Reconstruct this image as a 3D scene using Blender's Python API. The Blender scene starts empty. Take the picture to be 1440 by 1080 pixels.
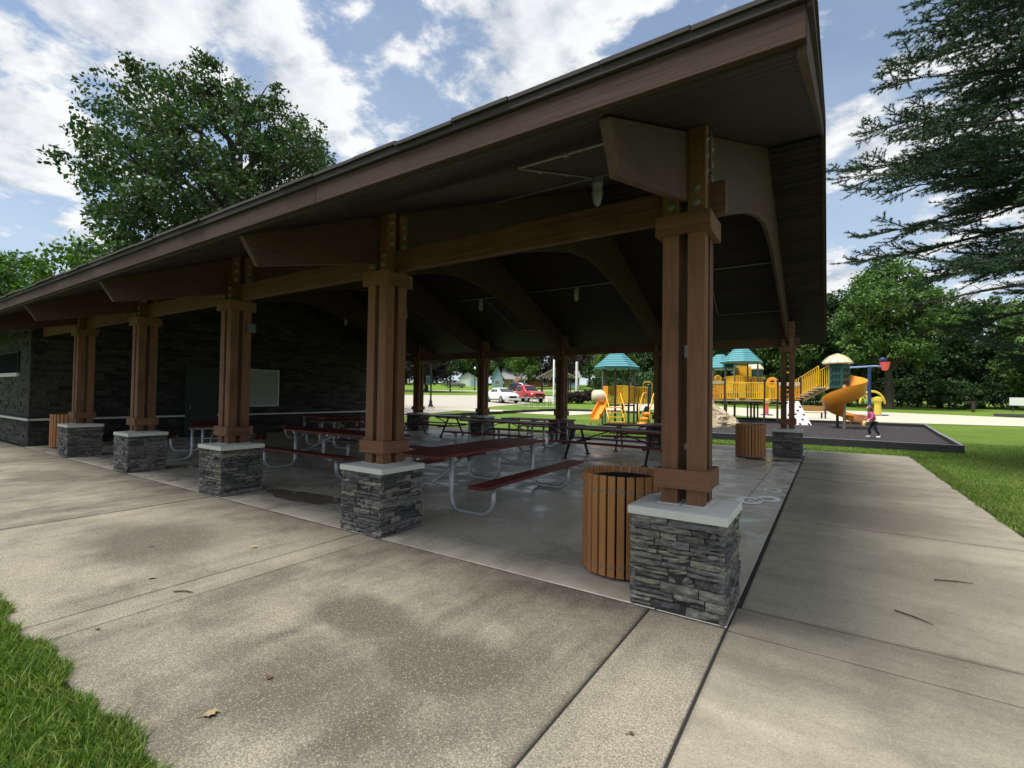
import bpy, bmesh, math, random
import numpy as np
from mathutils import Vector, Matrix
PI = math.pi
R = math.radians
rng = np.random.default_rng(7)
random.seed(7)
S = bpy.context.scene
COL = S.collection

# ------------------------------------------------------------------ camera
cam_d = bpy.data.cameras.new('camera')
cam_d.sensor_width = 36.0
cam_d.lens = 36.0 * 676.9 / 1440.0
cam_d.clip_start = 0.05
cam_d.clip_end = 3000
cam = bpy.data.objects.new('camera', cam_d)
COL.objects.link(cam)
FW = Vector((-0.54961508, 0.83511256, 0.02258951))
RT = Vector((0.83541792, 0.54942701, 0.01438257))
UP = Vector((0.00040022, -0.02677656, 0.99964136))
CP = Vector((0.62846, -3.78669, 1.65))
cam.matrix_world = Matrix(((RT.x, UP.x, -FW.x, CP.x), (RT.y, UP.y, -FW.y, CP.y), (RT.z, UP.z, -FW.z, CP.z), (0, 0, 0, 1)))
S.camera = cam

# ------------------------------------------------------------------ sky, sun, exposure
TO_SUN = Vector((-0.20, -0.36, 0.91)).normalized()
SUN_EL = math.asin(TO_SUN.z)
SUN_AZ = math.atan2(TO_SUN.x, TO_SUN.y)
world = bpy.data.worlds.new('World')
S.world = world
world.use_nodes = True
def build_sky():
    nt = world.node_tree
    N, L = nt.nodes, nt.links
    N.clear()
    def nd(t, **k):
        n = N.new(t)
        for a, b in k.items():
            setattr(n, a, b)
        return n
    def math_(op, a, b=None, c=None, clamp=False):
        n = nd('ShaderNodeMath', operation=op, use_clamp=clamp)
        for i, v in enumerate((a, b, c)):
            if v is None:
                continue
            if isinstance(v, (int, float)):
                n.inputs[i].default_value = v
            else:
                L.new(v, n.inputs[i])
        return n.outputs[0]
    def ramp(v, lo, hi):
        n = nd('ShaderNodeMapRange', interpolation_type='SMOOTHSTEP')
        L.new(v, n.inputs[0])
        n.inputs[1].default_value = lo
        n.inputs[2].default_value = hi
        return n.outputs[0]
    def mix(f, a, b):
        n = nd('ShaderNodeMix', data_type='RGBA')
        for s, v in ((0, f), (6, a), (7, b)):
            if isinstance(v, (int, float)):
                n.inputs[s].default_value = v
            elif isinstance(v, tuple):
                n.inputs[s].default_value = v
            else:
                L.new(v, n.inputs[s])
        return n.outputs[2]
    tc = nd('ShaderNodeTexCoord')
    sky = nd('ShaderNodeTexSky', sky_type='NISHITA', sun_disc=False)
    sky.sun_elevation = SUN_EL
    sky.sun_rotation = SUN_AZ
    sky.air_density = 1.0
    sky.dust_density = 0.6
    sky.ozone_density = 1.6
    sep = nd('ShaderNodeSeparateXYZ')
    L.new(tc.outputs['Generated'], sep.inputs[0])
    z = math_('ADD', math_('MAXIMUM', sep.outputs[2], 0.0), 0.22)
    comb = nd('ShaderNodeCombineXYZ')
    L.new(math_('DIVIDE', sep.outputs[0], z), comb.inputs[0])
    L.new(math_('DIVIDE', sep.outputs[1], z), comb.inputs[1])
    def noise(vec, scale, detail, rough, dist=0.0, off=(0, 0, 0)):
        mp = nd('ShaderNodeMapping')
        L.new(vec, mp.inputs[0])
        mp.inputs[1].default_value = off
        n = nd('ShaderNodeTexNoise')
        L.new(mp.outputs[0], n.inputs['Vector'])
        n.inputs['Scale'].default_value = scale
        n.inputs['Detail'].default_value = detail
        n.inputs['Roughness'].default_value = rough
        n.inputs['Distortion'].default_value = dist
        return n.outputs[0]
    O = SKY_OFF
    p = comb.outputs[0]
    def density(dx, dy, det):
        big = noise(p, 2.1, 3.0, 0.5, 0.2, (O[0] + dx, O[1] + dy, 0.3))
        fine = noise(p, 7.2, det, 0.60, 0.15, (O[0] + dx + 3.1, O[1] + dy + 1.7, 1.3))
        return math_('ADD', math_('MULTIPLY', big, 0.6), math_('MULTIPLY', fine, 0.4))
    d0 = density(0, 0, 10.0)
    d1 = density(0.035, 0.06, 7.0)
    cov = math_('MULTIPLY', ramp(d0, 0.462, 0.530), ramp(sep.outputs[2], 0.0, 0.06))
    # relief: where density falls towards the light the edge is bright
    rel = math_('MULTIPLY_ADD', math_('SUBTRACT', d0, d1), 7.0, 0.62, clamp=True)
    thick = ramp(d0, 0.54, 0.66)
    bright = mix(rel, (3.9, 4.4, 5.1, 1), (7.5, 7.6, 7.7, 1))
    cloud = mix(math_('MULTIPLY', thick, 0.45), bright, (4.7, 5.1, 5.7, 1))
    # a thin high veil, and paler air towards the horizon
    veil = ramp(noise(p, 0.6, 5.0, 0.55, 0.8, (O[0] + 7, O[1] + 2, 4)), 0.35, 0.75)
    sat = nd('ShaderNodeHueSaturation')
    sat.inputs['Saturation'].default_value = 1.08
    sat.inputs['Value'].default_value = 1.12
    L.new(sky.outputs[0], sat.inputs['Color'])
    base = mix(math_('MULTIPLY_ADD', veil, 0.40, 0.26), sat.outputs[0], (5.0, 5.9, 6.9, 1))
    hor = ramp(sep.outputs[2], 0.50, 0.02)
    base = mix(math_('MULTIPLY', hor, 0.7), base, (4.8, 5.8, 6.9, 1))
    out = mix(cov, base, cloud)
    bg = nd('ShaderNodeBackground')
    bg.inputs['Strength'].default_value = 0.05
    L.new(out, bg.inputs['Color'])
    wo = nd('ShaderNodeOutputWorld')
    L.new(bg.outputs[0], wo.inputs['Surface'])
SKY_OFF = (6.2, 2.2)
build_sky()
sun_d = bpy.data.lights.new('sun', 'SUN')
sun_d.energy = 2.2
sun_d.angle = R(25)
sun_d.color = (1.0, 0.97, 0.92)
sun = bpy.data.objects.new('sun', sun_d)
COL.objects.link(sun)
sun.rotation_euler = TO_SUN.to_track_quat('Z', 'Y').to_euler()
S.view_settings.view_transform = 'Standard'
S.view_settings.look = 'None'
S.view_settings.exposure = 1.38
S.view_settings.gamma = 1.0
S.view_settings.use_curve_mapping = False
S.render.engine = 'CYCLES'
S.cycles.max_bounces = 6
S.cycles.use_denoising = True

# ------------------------------------------------------------------ helpers
class MB:
    """collects shapes and links them as one mesh object"""
    def __init__(s):
        s.v, s.f, s.m = [], [], []
        s.cur = 0
    def add(s, vs, fs):
        b = len(s.v)
        s.v += [tuple(p) for p in vs]
        for f in fs:
            s.f.append(tuple(i + b for i in f))
            s.m.append(s.cur)
        return s
    def hexa(s, p):
        return s.add(p, [(0, 3, 2, 1), (4, 5, 6, 7), (0, 1, 5, 4), (1, 2, 6, 5), (2, 3, 7, 6), (3, 0, 4, 7)])
    def box(s, x0, x1, y0, y1, z0, z1):
        return s.hexa([(x0, y0, z0), (x1, y0, z0), (x1, y1, z0), (x0, y1, z0), (x0, y0, z1), (x1, y0, z1), (x1, y1, z1), (x0, y1, z1)])
    def obox(s, c, ax, ay, az):
        """box by centre and three half-axis vectors"""
        c, ax, ay, az = (Vector(q) for q in (c, ax, ay, az))
        return s.hexa([c - ax - ay - az, c + ax - ay - az, c + ax + ay - az, c - ax + ay - az, c - ax - ay + az, c + ax - ay + az, c + ax + ay + az, c - ax + ay + az])
    def bar(s, a, b, w, h, up=(0, 0, 1)):
        a, b = Vector(a), Vector(b)
        d = (b - a)
        ax = d.normalized()
        u = Vector(up)
        if abs(ax.dot(u)) > 0.98:
            u = Vector((0, 1, 0))
        sd = ax.cross(u).normalized()
        u = sd.cross(ax)
        return s.obox((a + b) / 2, d / 2, sd * w / 2, u * h / 2)
    def tube(s, pts, r, n=8, cap=True):
        pts = [Vector(p) for p in pts]
        rs = r if isinstance(r, (list, tuple)) else [r] * len(pts)
        b = len(s.v)
        prev = None
        for i, p in enumerate(pts):
            t = (pts[min(i + 1, len(pts) - 1)] - pts[max(i - 1, 0)]).normalized()
            if prev is None:
                u = t.orthogonal().normalized()
            else:
                u = (prev - t * prev.dot(t))
                u = u.normalized() if u.length > 1e-6 else t.orthogonal().normalized()
            prev = u
            w = t.cross(u)
            for k in range(n):
                a = 2 * PI * k / n
                s.v.append(tuple(p + (u * math.cos(a) + w * math.sin(a)) * rs[i]))
        for i in range(len(pts) - 1):
            for k in range(n):
                k2 = (k + 1) % n
                s.f.append((b + i * n + k, b + i * n + k2, b + (i + 1) * n + k2, b + (i + 1) * n + k))
                s.m.append(s.cur)
        if cap:
            s.f.append(tuple(b + k for k in reversed(range(n))))
            s.f.append(tuple(b + (len(pts) - 1) * n + k for k in range(n)))
            s.m += [s.cur] * 2
        return s
    def lathe(s, prof, n=16, c=(0, 0, 0), axis='Z', a0=0.0, a1=2 * PI):
        full = abs(a1 - a0 - 2 * PI) < 1e-6
        b = len(s.v)
        cols = n if full else n + 1
        for r, z in prof:
            for k in range(cols):
                a = a0 + (a1 - a0) * k / n
                q = (r * math.cos(a), r * math.sin(a), z)
                if axis == 'Y':
                    q = (q[0], q[2], q[1])
                elif axis == 'X':
                    q = (q[2], q[0], q[1])
                s.v.append((q[0] + c[0], q[1] + c[1], q[2] + c[2]))
        for i in range(len(prof) - 1):
            for k in range(n):
                k2 = (k + 1) % cols
                s.f.append((b + i * cols + k, b + i * cols + k2, b + (i + 1) * cols + k2, b + (i + 1) * cols + k))
                s.m.append(s.cur)
        return s
    def prism(s, poly, a, b, axis='X'):
        """extrude a 2D polygon from a to b along an axis; poly coords are the other two axes in order"""
        def P(q, t):
            return {'X': (t, q[0], q[1]), 'Y': (q[0], t, q[1]), 'Z': (q[0], q[1], t)}[axis]
        n = len(poly)
        vs = [P(q, a) for q in poly] + [P(q, b) for q in poly]
        fs = [tuple(range(n)), tuple(range(2 * n - 1, n - 1, -1))]
        for i in range(n):
            j = (i + 1) % n
            fs.append((i, i + n, j + n, j))
        return s.add(vs, fs)
    def loft(s, rings, caps=True):
        n = len(rings[0])
        b = len(s.v)
        for r in rings:
            s.v += [tuple(p) for p in r]
        for i in range(len(rings) - 1):
            for k in range(n):
                k2 = (k + 1) % n
                s.f.append((b + i * n + k, b + i * n + k2, b + (i + 1) * n + k2, b + (i + 1) * n + k))
                s.m.append(s.cur)
        if caps:
            s.f.append(tuple(b + k for k in reversed(range(n))))
            s.f.append(tuple(b + (len(rings) - 1) * n + k for k in range(n)))
            s.m += [s.cur] * 2
        return s
    def mesh(s, name, mats, smooth=False):
        me = bpy.data.meshes.new(name)
        me.from_pydata(s.v, [], s.f)
        for m in (mats if isinstance(mats, (list, tuple)) else [mats]):
            me.materials.append(m)
        if max(s.m, default=0):
            me.polygons.foreach_set('material_index', s.m)
        bm = bmesh.new()
        bm.from_mesh(me)
        bmesh.ops.recalc_face_normals(bm, faces=bm.faces)
        bm.to_mesh(me)
        bm.free()
        if smooth:
            me.polygons.foreach_set('use_smooth', [True] * len(me.polygons))
            if smooth is not True:
                me.set_sharp_from_angle(angle=R(smooth))
        me.update()
        return me
    def build(s, name, mats, parent=None, smooth=False, bevel=0.0, loc=None):
        o = bpy.data.objects.new(name, s.mesh(name, mats, smooth))
        COL.objects.link(o)
        if parent is not None:
            o.parent = parent
        if loc:
            o.location = loc
        if bevel:
            md = o.modifiers.new('bevel', 'BEVEL')
            md.width = bevel
            md.segments = 1
            md.limit_method = 'ANGLE'
        return o

def link_mesh(name, me, parent=None, loc=(0, 0, 0), rot=(0, 0, 0), scale=None):
    o = bpy.data.objects.new(name, me)
    COL.objects.link(o)
    o.parent = parent
    o.location = loc
    o.rotation_euler = rot
    if scale:
        o.scale = scale
    return o

def npmesh(name, verts, k, nfaces, mat, smooth=False, idx=None):
    """verts (N,3); faces: nfaces polygons of k consecutive vertices unless idx is given"""
    me = bpy.data.meshes.new(name)
    verts = np.ascontiguousarray(verts, dtype=np.float32)
    me.vertices.add(len(verts))
    me.vertices.foreach_set('co', verts.ravel())
    if idx is None:
        idx = np.arange(nfaces * k, dtype=np.int32)
    idx = np.ascontiguousarray(idx, dtype=np.int32).ravel()
    me.loops.add(len(idx))
    me.loops.foreach_set('vertex_index', idx)
    me.polygons.add(nfaces)
    me.polygons.foreach_set('loop_start', np.arange(0, nfaces * k, k, dtype=np.int32))
    me.polygons.foreach_set('loop_total', np.full(nfaces, k, dtype=np.int32))
    if smooth:
        me.polygons.foreach_set('use_smooth', np.ones(nfaces, dtype=bool))
    me.materials.append(mat)
    me.update(calc_edges=True)
    return me

def tag(o, label=None, cat=None, group=None, kind=None):
    for k, v in (('label', label), ('category', cat), ('group', group), ('kind', kind)):
        if v:
            o[k] = v
    return o
def thing(name, label, cat, loc=(0, 0, 0), rz=0.0, group=None):
    o = bpy.data.objects.new(name, None)
    o.empty_display_size = 0.2
    COL.objects.link(o)
    o.location = loc
    o.rotation_euler = (0, 0, rz)
    return tag(o, label, cat, group)
def sub(name, parent, loc=(0, 0, 0), rot=(0, 0, 0)):
    o = bpy.data.objects.new(name, None)
    COL.objects.link(o)
    o.parent = parent
    o.location = loc
    o.rotation_euler = rot
    return o
def copy_tree(o, parent=None):
    c = o.copy()
    COL.objects.link(c)
    c.parent = parent
    for ch in o.children:
        copy_tree(ch, c)
    return c
def struct(o):
    o['kind'] = 'structure'
    return o
def stuff(o):
    o['kind'] = 'stuff'
    return o

# ------------------------------------------------------------------ materials
def srgb(r, g, b):
    f = lambda c: (c / 255 / 12.92) if c / 255 <= 0.04045 else ((c / 255 + 0.055) / 1.055) ** 2.4
    return (f(r), f(g), f(b), 1)
class NT:
    def __init__(s, name):
        s.mat = bpy.data.materials.new(name)
        s.mat.use_nodes = True
        s.nt = s.mat.node_tree
        s.N, s.L = s.nt.nodes, s.nt.links
        s.N.clear()
        s.out = s.N.new('ShaderNodeOutputMaterial')
        s.b = s.N.new('ShaderNodeBsdfPrincipled')
        s.L.new(s.b.outputs[0], s.out.inputs[0])
    def put(s, sock, v):
        if isinstance(v, (int, float, tuple)):
            sock.default_value = v
        else:
            s.L.new(v, sock)
    def nd(s, t, **k):
        n = s.N.new(t)
        for a, b in k.items():
            setattr(n, a, b)
        return n
    def math(s, op, a, b=None, c=None, clamp=False):
        n = s.nd('ShaderNodeMath', operation=op, use_clamp=clamp)
        for i, v in enumerate((a, b, c)):
            if v is not None:
                s.put(n.inputs[i], v)
        return n.outputs[0]
    def obj(s):
        return s.nd('ShaderNodeTexCoord').outputs['Object']
    def pos(s):
        return s.nd('ShaderNodeNewGeometry').outputs['Position']
    def island(s):
        return s.nd('ShaderNodeNewGeometry').outputs['Random Per Island']
    def rnd(s):
        return s.nd('ShaderNodeObjectInfo').outputs['Random']
    def mapv(s, v, scale=(1, 1, 1), loc=(0, 0, 0), rot=(0, 0, 0)):
        n = s.nd('ShaderNodeMapping')
        s.L.new(v, n.inputs[0])
        n.inputs[1].default_value = loc
        n.inputs[2].default_value = rot
        n.inputs[3].default_value = scale
        return n.outputs[0]
    def noise(s, v, scale, detail=4, rough=0.55, dist=0.0, w=None):
        n = s.nd('ShaderNodeTexNoise')
        if w is not None:
            n.noise_dimensions = '4D'
            s.put(n.inputs['W'], w)
        s.L.new(v, n.inputs['Vector'])
        n.inputs['Scale'].default_value = scale
        n.inputs['Detail'].default_value = detail
        n.inputs['Roughness'].default_value = rough
        n.inputs['Distortion'].default_value = dist
        return n.outputs[0]
    def vor(s, v, scale, feature='F1', out='Distance'):
        n = s.nd('ShaderNodeTexVoronoi', feature=feature)
        s.L.new(v, n.inputs['Vector'])
        n.inputs['Scale'].default_value = scale
        return n.outputs[out]
    def ramp(s, v, lo, hi, a=0.0, b=1.0):
        n = s.nd('ShaderNodeMapRange', interpolation_type='SMOOTHSTEP')
        s.put(n.inputs[0], v)
        for i, q in enumerate((lo, hi, a, b)):
            n.inputs[1 + i].default_value = q
        return n.outputs[0]
    def mix(s, f, a, b, mode='MIX'):
        n = s.nd('ShaderNodeMix', data_type='RGBA', blend_type=mode)
        s.put(n.inputs[0], f)
        s.put(n.inputs[6], a)
        s.put(n.inputs[7], b)
        return n.outputs[2]
    def cramp(s, v, stops):
        n = s.nd('ShaderNodeValToRGB')
        s.put(n.inputs[0], v)
        e = n.color_ramp.elements
        while len(e) < len(stops):
            e.new(0.5)
        for q, (p, c) in zip(e, stops):
            q.position = p
            q.color = c if len(c) == 4 else (*c, 1)
        return n.outputs[0]
    def bump(s, h, strength=0.3, dist=0.01):
        n = s.nd('ShaderNodeBump')
        n.inputs['Strength'].default_value = strength
        n.inputs['Distance'].default_value = dist
        s.L.new(h, n.inputs['Height'])
        s.L.new(n.outputs[0], s.b.inputs['Normal'])
    def fin(s, color, rough=0.7, spec=0.4, metal=0.0):
        s.put(s.b.inputs['Base Color'], color)
        s.put(s.b.inputs['Roughness'], rough)
        s.b.inputs['Specular IOR Level'].default_value = spec
        s.put(s.b.inputs['Metallic'], metal)
        return s.mat
def scl(c, k):
    return (c[0] * k, c[1] * k, c[2] * k, 1)
def plain(name, c, rough=0.6, metal=0.0, var=0.18, nscale=6.0, spec=0.4, bump=0.0):
    t = NT(name)
    n = t.noise(t.obj(), nscale, 5, 0.6)
    r = t.rnd()
    f = t.math('ADD', t.math('MULTIPLY', t.math('SUBTRACT', n, 0.5), 2 * var), t.math('MULTIPLY', t.math('SUBTRACT', r, 0.5), var * 0.6))
    col = t.mix(t.math('ADD', f, 0.5, clamp=True), scl(c, 1 - var), scl(c, 1 + var))
    if bump:
        t.bump(t.noise(t.obj(), nscale * 8, 4, 0.6), bump, 0.01)
    return t.fin(col, t.math('MULTIPLY_ADD', n, 0.2, rough - 0.1), spec, metal)
def wood(name, c, axis, rough=0.72, var=0.42):
    t = NT(name)
    sc = {'X': (0.7, 14, 14), 'Y': (14, 0.7, 14), 'Z': (14, 14, 0.7)}[axis]
    r = t.rnd()
    g = t.noise(t.mapv(t.obj(), sc), 2.2, 6, 0.65, 0.4, w=t.math('MULTIPLY', r, 40))
    blot = t.noise(t.obj(), 2.4, 4, 0.6, w=t.math('MULTIPLY', r, 17))
    f = t.math('ADD', t.math('MULTIPLY', g, 0.6), t.math('ADD', t.math('MULTIPLY', blot, 0.4), t.math('MULTIPLY', t.math('SUBTRACT', r, 0.5), 0.22)))
    col = t.cramp(f, [(0.25, scl(c, 1 - var * 1.5)), (0.5, c), (0.75, scl(c, 1 + var))])
    kn = t.vor(t.mapv(t.obj(), tuple(1.6 if q > 1 else 0.55 for q in sc)), 2.1)
    col = t.mix(t.ramp(kn, 0.0, 0.05, 0.55, 0.0), col, scl(c, 0.3))
    chk = t.noise(t.mapv(t.obj(), tuple(q * 1.6 if q > 1 else q * 0.8 for q in sc)), 1.6, 5, 0.7, 0.2, w=t.math('MULTIPLY_ADD', r, 23, 5))
    col = t.mix(t.ramp(chk, 0.60, 0.68, 0.0, 0.6), col, scl(c, 0.34))
    fade = t.noise(t.obj(), 0.9, 4, 0.6, w=t.math('MULTIPLY_ADD', r, 9, 2))
    col = t.mix(t.ramp(fade, 0.5, 0.75, 0.0, 0.30), col, (c[0] * 1.35 + 0.006, c[1] * 1.35 + 0.004, c[2] * 1.45 + 0.004, 1))
    t.bump(t.math('ADD', g, chk), 0.4, 0.006)
    return t.fin(col, rough, 0.3)
WOODC = (0.168, 0.080, 0.044, 1)
M = {}
M['wood_z'] = wood('stained timber upright', WOODC, 'Z')
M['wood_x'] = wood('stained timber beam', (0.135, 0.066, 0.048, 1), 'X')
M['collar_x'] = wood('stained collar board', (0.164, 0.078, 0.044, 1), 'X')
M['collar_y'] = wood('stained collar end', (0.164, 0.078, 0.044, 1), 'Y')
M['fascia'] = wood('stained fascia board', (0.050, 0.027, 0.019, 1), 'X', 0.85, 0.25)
M['wood_y_shaded'] = wood('stained timber rafter shaded', (0.066, 0.037, 0.028, 1), 'Y')  # same timber as the posts, under-roof shade put into a darker colour
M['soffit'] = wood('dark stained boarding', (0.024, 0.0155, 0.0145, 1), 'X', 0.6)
M['backing'] = plain('roof deck', (0.02, 0.015, 0.012, 1), 0.9)
M['shingle'] = plain('asphalt shingle', (0.050, 0.043, 0.042, 1), 0.95, var=0.4, nscale=40)
M['slat'] = wood('recycled board', (0.40, 0.178, 0.064, 1), 'Z', 0.55, 0.14)
M['cap'] = plain('cast concrete cap', (0.60, 0.60, 0.56, 1), 0.85, var=0.16, nscale=9, bump=0.15)
M['galv'] = plain('galvanised steel', (0.44, 0.46, 0.47, 1), 0.45, metal=0.6, var=0.3, nscale=22)
M['bolt'] = plain('zinc bolt', (0.22, 0.22, 0.22, 1), 0.6, metal=0.5)
M['black_metal'] = plain('dark painted metal', (0.018, 0.018, 0.02, 1), 0.45)
M['table_red'] = wood('red coated plank', (0.150, 0.034, 0.028, 1), 'X', 0.5, 0.2)
M['trim'] = plain('dark roof edge metal', (0.042, 0.031, 0.030, 1), 0.7, var=0.1)
M['conduit'] = plain('grey conduit', (0.32, 0.32, 0.33, 1), 0.45, metal=0.5)
M['mortar'] = plain('dark mortar', (0.028, 0.027, 0.026, 1), 0.95)
M['dark_in'] = plain('black liner', (0.012, 0.011, 0.010, 1), 0.8)
def stone_mat(k=1.0):
    t = NT('ledger stone')
    g = t.nd('ShaderNodeNewGeometry')
    r = t.math('FRACT', t.math('ADD', t.rnd(), t.math('MULTIPLY', g.outputs['Random Per Island'], 7.31)))
    base = t.cramp(r, [(0.0, (0.065, 0.064, 0.068)), (0.3, (0.150, 0.146, 0.145)), (0.55, (0.225, 0.218, 0.207)), (0.78, (0.29, 0.272, 0.23)), (0.90, (0.33, 0.30, 0.22)), (1.0, (0.085, 0.082, 0.095))])
    p = t.pos()
    n = t.noise(t.mapv(p, (1, 1, 2.4)), 13, 7, 0.68)
    n2 = t.noise(p, 55, 4, 0.7)
    col = t.mix(t.ramp(n, 0.34, 0.7), t.mix(0.75, base, (0.030, 0.030, 0.034, 1)), base)
    col = t.mix(t.ramp(n2, 0.52, 0.72, 0.0, 0.6), col, scl((0.30, 0.29, 0.26), 1.0))
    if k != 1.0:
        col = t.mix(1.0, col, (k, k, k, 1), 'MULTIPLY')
    t.bump(t.math('ADD', t.math('MULTIPLY', n, 0.7), t.math('MULTIPLY', n2, 0.3)), 0.9, 0.02)
    return t.fin(col, 0.85, 0.3)
M['stone'] = stone_mat()
M['stone_shaded'] = stone_mat(0.30)  # pier stone multiplied darker: shade of the end block painted into its colour
def concrete(name, light, dark, agg, stains, wet=False, seed=0.0, brush=(3.0, 0.4, 1)):
    t = NT(name)
    p = t.pos()
    big = t.noise(p, 0.55, 5, 0.6, 0.6, w=seed)
    med = t.noise(p, 2.6, 5, 0.62, 0.3, w=seed + 3)
    streak = t.noise(t.mapv(p, brush), 1.3, 5, 0.6, w=seed + 5)
    f = t.math('ADD', t.math('MULTIPLY', big, 0.28), t.math('ADD', t.math('MULTIPLY', med, 0.37), t.math('MULTIPLY', streak, 0.35)))
    f = t.math('ADD', f, t.math('MULTIPLY', t.math('SUBTRACT', t.rnd(), 0.5), 0.13))
    f = t.ramp(f, 0.33, 0.63)
    # stains lie where they lie on this ground
    warp = t.nd('ShaderNodeVectorMath', operation='ADD')
    t.L.new(p, warp.inputs[0])
    wn = t.nd('ShaderNodeTexNoise')
    t.L.new(p, wn.inputs['Vector'])
    wn.inputs['Scale'].default_value = 1.7
    wn.inputs['Detail'].default_value = 5
    wv = t.nd('ShaderNodeVectorMath', operation='MULTIPLY_ADD')
    t.L.new(wn.outputs['Color'], wv.inputs[0])
    wv.inputs[1].default_value = (0.9, 0.9, 0)
    wv.inputs[2].default_value = (-0.45, -0.45, 0)
    t.L.new(wv.outputs[0], warp.inputs[1])
    st = None
    for (x, y, rx, ry, k) in stains:
        q = t.mapv(warp.outputs[0], (1 / rx, 1 / ry, 0), (-x / rx, -y / ry, 0))
        ln = t.nd('ShaderNodeVectorMath', operation='LENGTH')
        t.L.new(q, ln.inputs[0])
        e = t.ramp(ln.outputs['Value'], 0.35, 1.0, k, 0.0)
        st = e if st is None else t.math('MAXIMUM', st, e)
    if st is not None:
        f = t.math('MULTIPLY', f, t.math('SUBTRACT', 1.0, st, clamp=True))
    col = t.mix(f, dark, light)
    fine = t.noise(p, 95, 3, 0.7)
    peb = t.vor(p, 170, out='Color')
    pv = t.nd('ShaderNodeSeparateXYZ')
    t.L.new(peb, pv.inputs[0])
    col = t.mix(t.ramp(fine, 0.35, 0.68, agg, 0.0), col, scl(dark, 0.55))
    col = t.mix(t.ramp(pv.outputs[0], 0.80, 0.98, 0.0, agg * 0.55), col, scl(light, 1.3))
    pit = t.vor(p, 17)
    col = t.mix(t.ramp(pit, 0.02, 0.07, 0.6 * agg, 0.0), col, scl(dark, 0.4))
    crack = t.noise(p, 1.1, 8, 0.7, w=seed + 9)
    gen = t.nd('ShaderNodeSeparateXYZ')
    t.L.new(t.nd('ShaderNodeTexCoord').outputs['Generated'], gen.inputs[0])
    eg = None
    for k in (0, 1):
        q = t.math('MINIMUM', gen.outputs[k], t.math('SUBTRACT', 1.0, gen.outputs[k]))
        eg = q if eg is None else t.math('MINIMUM', eg, q)
    eg = t.math('ADD', eg, t.math('MULTIPLY', t.math('SUBTRACT', med, 0.5), 0.02))
    col = t.mix(t.ramp(eg, 0.0, 0.013, 0.5, 0.0), col, scl(dark, 0.6))
    cr = t.ramp(t.math('ABSOLUTE', t.math('SUBTRACT', crack, 0.5)), 0.0, 0.003, 0.10 if wet else 0.45, 0.0)
    col = t.mix(cr, col, scl(dark, 0.6))
    t.bump(t.math('ADD', fine, t.math('MULTIPLY', pv.outputs[0], 0.6)), 0.35 if not wet else 0.08, 0.004)
    if wet:
        wetn = t.ramp(t.noise(p, 1.5, 7, 0.68, 0.8, w=seed + 1), 0.34, 0.62)
        rough = t.math('MULTIPLY_ADD', wetn, 0.38, 0.17)
        col = t.mix(t.math('MULTIPLY', t.math('SUBTRACT', 1.0, wetn), 0.35), col, scl(dark, 0.7))
        return t.fin(col, rough, 0.5)
    return t.fin(col, 0.88, 0.3)
M['pave'] = concrete('exposed aggregate concrete', (0.375, 0.334, 0.252, 1), (0.105, 0.094, 0.072, 1), 0.7,
    [(-2.2, -1.35, 0.95, 0.45, 0.95), (-1.35, -1.55, 0.75, 0.5, 0.95), (-1.75, -2.1, 1.2, 0.5, 0.7), (-5.6, -1.45, 1.35, 1.0, 0.95), (-0.9, -1.3, 0.5, 0.35, 0.5), (-11.5, -1.0, 1.6, 0.7, 0.8), (-15, -1.2, 1.5, 0.8, 0.6)])
M['pave_side'] = concrete('brushed side concrete', (0.385, 0.346, 0.262, 1), (0.195, 0.174, 0.134, 1), 0.4,
    [(1.2, 4.8, 1.4, 1.3, 0.85), (1.7, 2.2, 1.0, 1.0, 0.6), (1.0, 7.0, 1.3, 1.0, 0.6)], seed=4.0, brush=(0.3, 3.2, 1))
M['pave_back'] = concrete('back concrete', (0.44, 0.40, 0.32, 1), (0.28, 0.255, 0.21, 1), 0.3, [], seed=6.0)
M['slab'] = concrete('smooth slab', (0.60, 0.545, 0.44, 1), (0.38, 0.345, 0.28, 1), 0.2, [(-0.95, 0.15, 0.35, 0.25, 0.6)], wet=True, seed=8.0)
M['joint'] = plain('joint filler', (0.020, 0.019, 0.018, 1), 0.9)
def grass_ground():
    t = NT('mown lawn')
    p = t.pos()
    a = t.noise(p, 0.35, 5, 0.6)
    b = t.noise(t.mapv(p, (1, 1, 0.2)), 9, 6, 0.75)
    c = t.noise(p, 60, 4, 0.8)
    f = t.math('ADD', t.math('MULTIPLY', a, 0.4), t.math('ADD', t.math('MULTIPLY', b, 0.3), t.math('MULTIPLY', c, 0.3)))
    col = t.cramp(f, [(0.32, (0.062, 0.115, 0.014)), (0.5, (0.135, 0.222, 0.028)), (0.68, (0.225, 0.315, 0.052))])
    t.bump(t.math('ADD', b, c), 1.0, 0.06)
    return t.fin(col, 0.9, 0.2)
M['lawn'] = grass_ground()
def leafy(name, a, b, c, rough=0.55, trans=0.18):
    t = NT(name)
    r = t.island()
    n = t.noise(t.pos(), 0.45, 3, 0.6)
    f = t.math('ADD', t.math('MULTIPLY', r, 0.6), t.math('MULTIPLY', n, 0.4))
    col = t.cramp(f, [(0.2, a), (0.5, b), (0.8, c)])
    t.fin(col, rough, 0.25)
    tr = t.nd('ShaderNodeBsdfTranslucent')
    t.L.new(t.mix(1.0, col, (1.1, 1.5, 0.45, 1), 'MULTIPLY'), tr.inputs[0])
    mx = t.nd('ShaderNodeMixShader')
    mx.inputs[0].default_value = trans
    t.L.new(t.b.outputs[0], mx.inputs[1])
    t.L.new(tr.outputs[0], mx.inputs[2])
    t.L.new(mx.outputs[0], t.out.inputs[0])
    return t.mat
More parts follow.
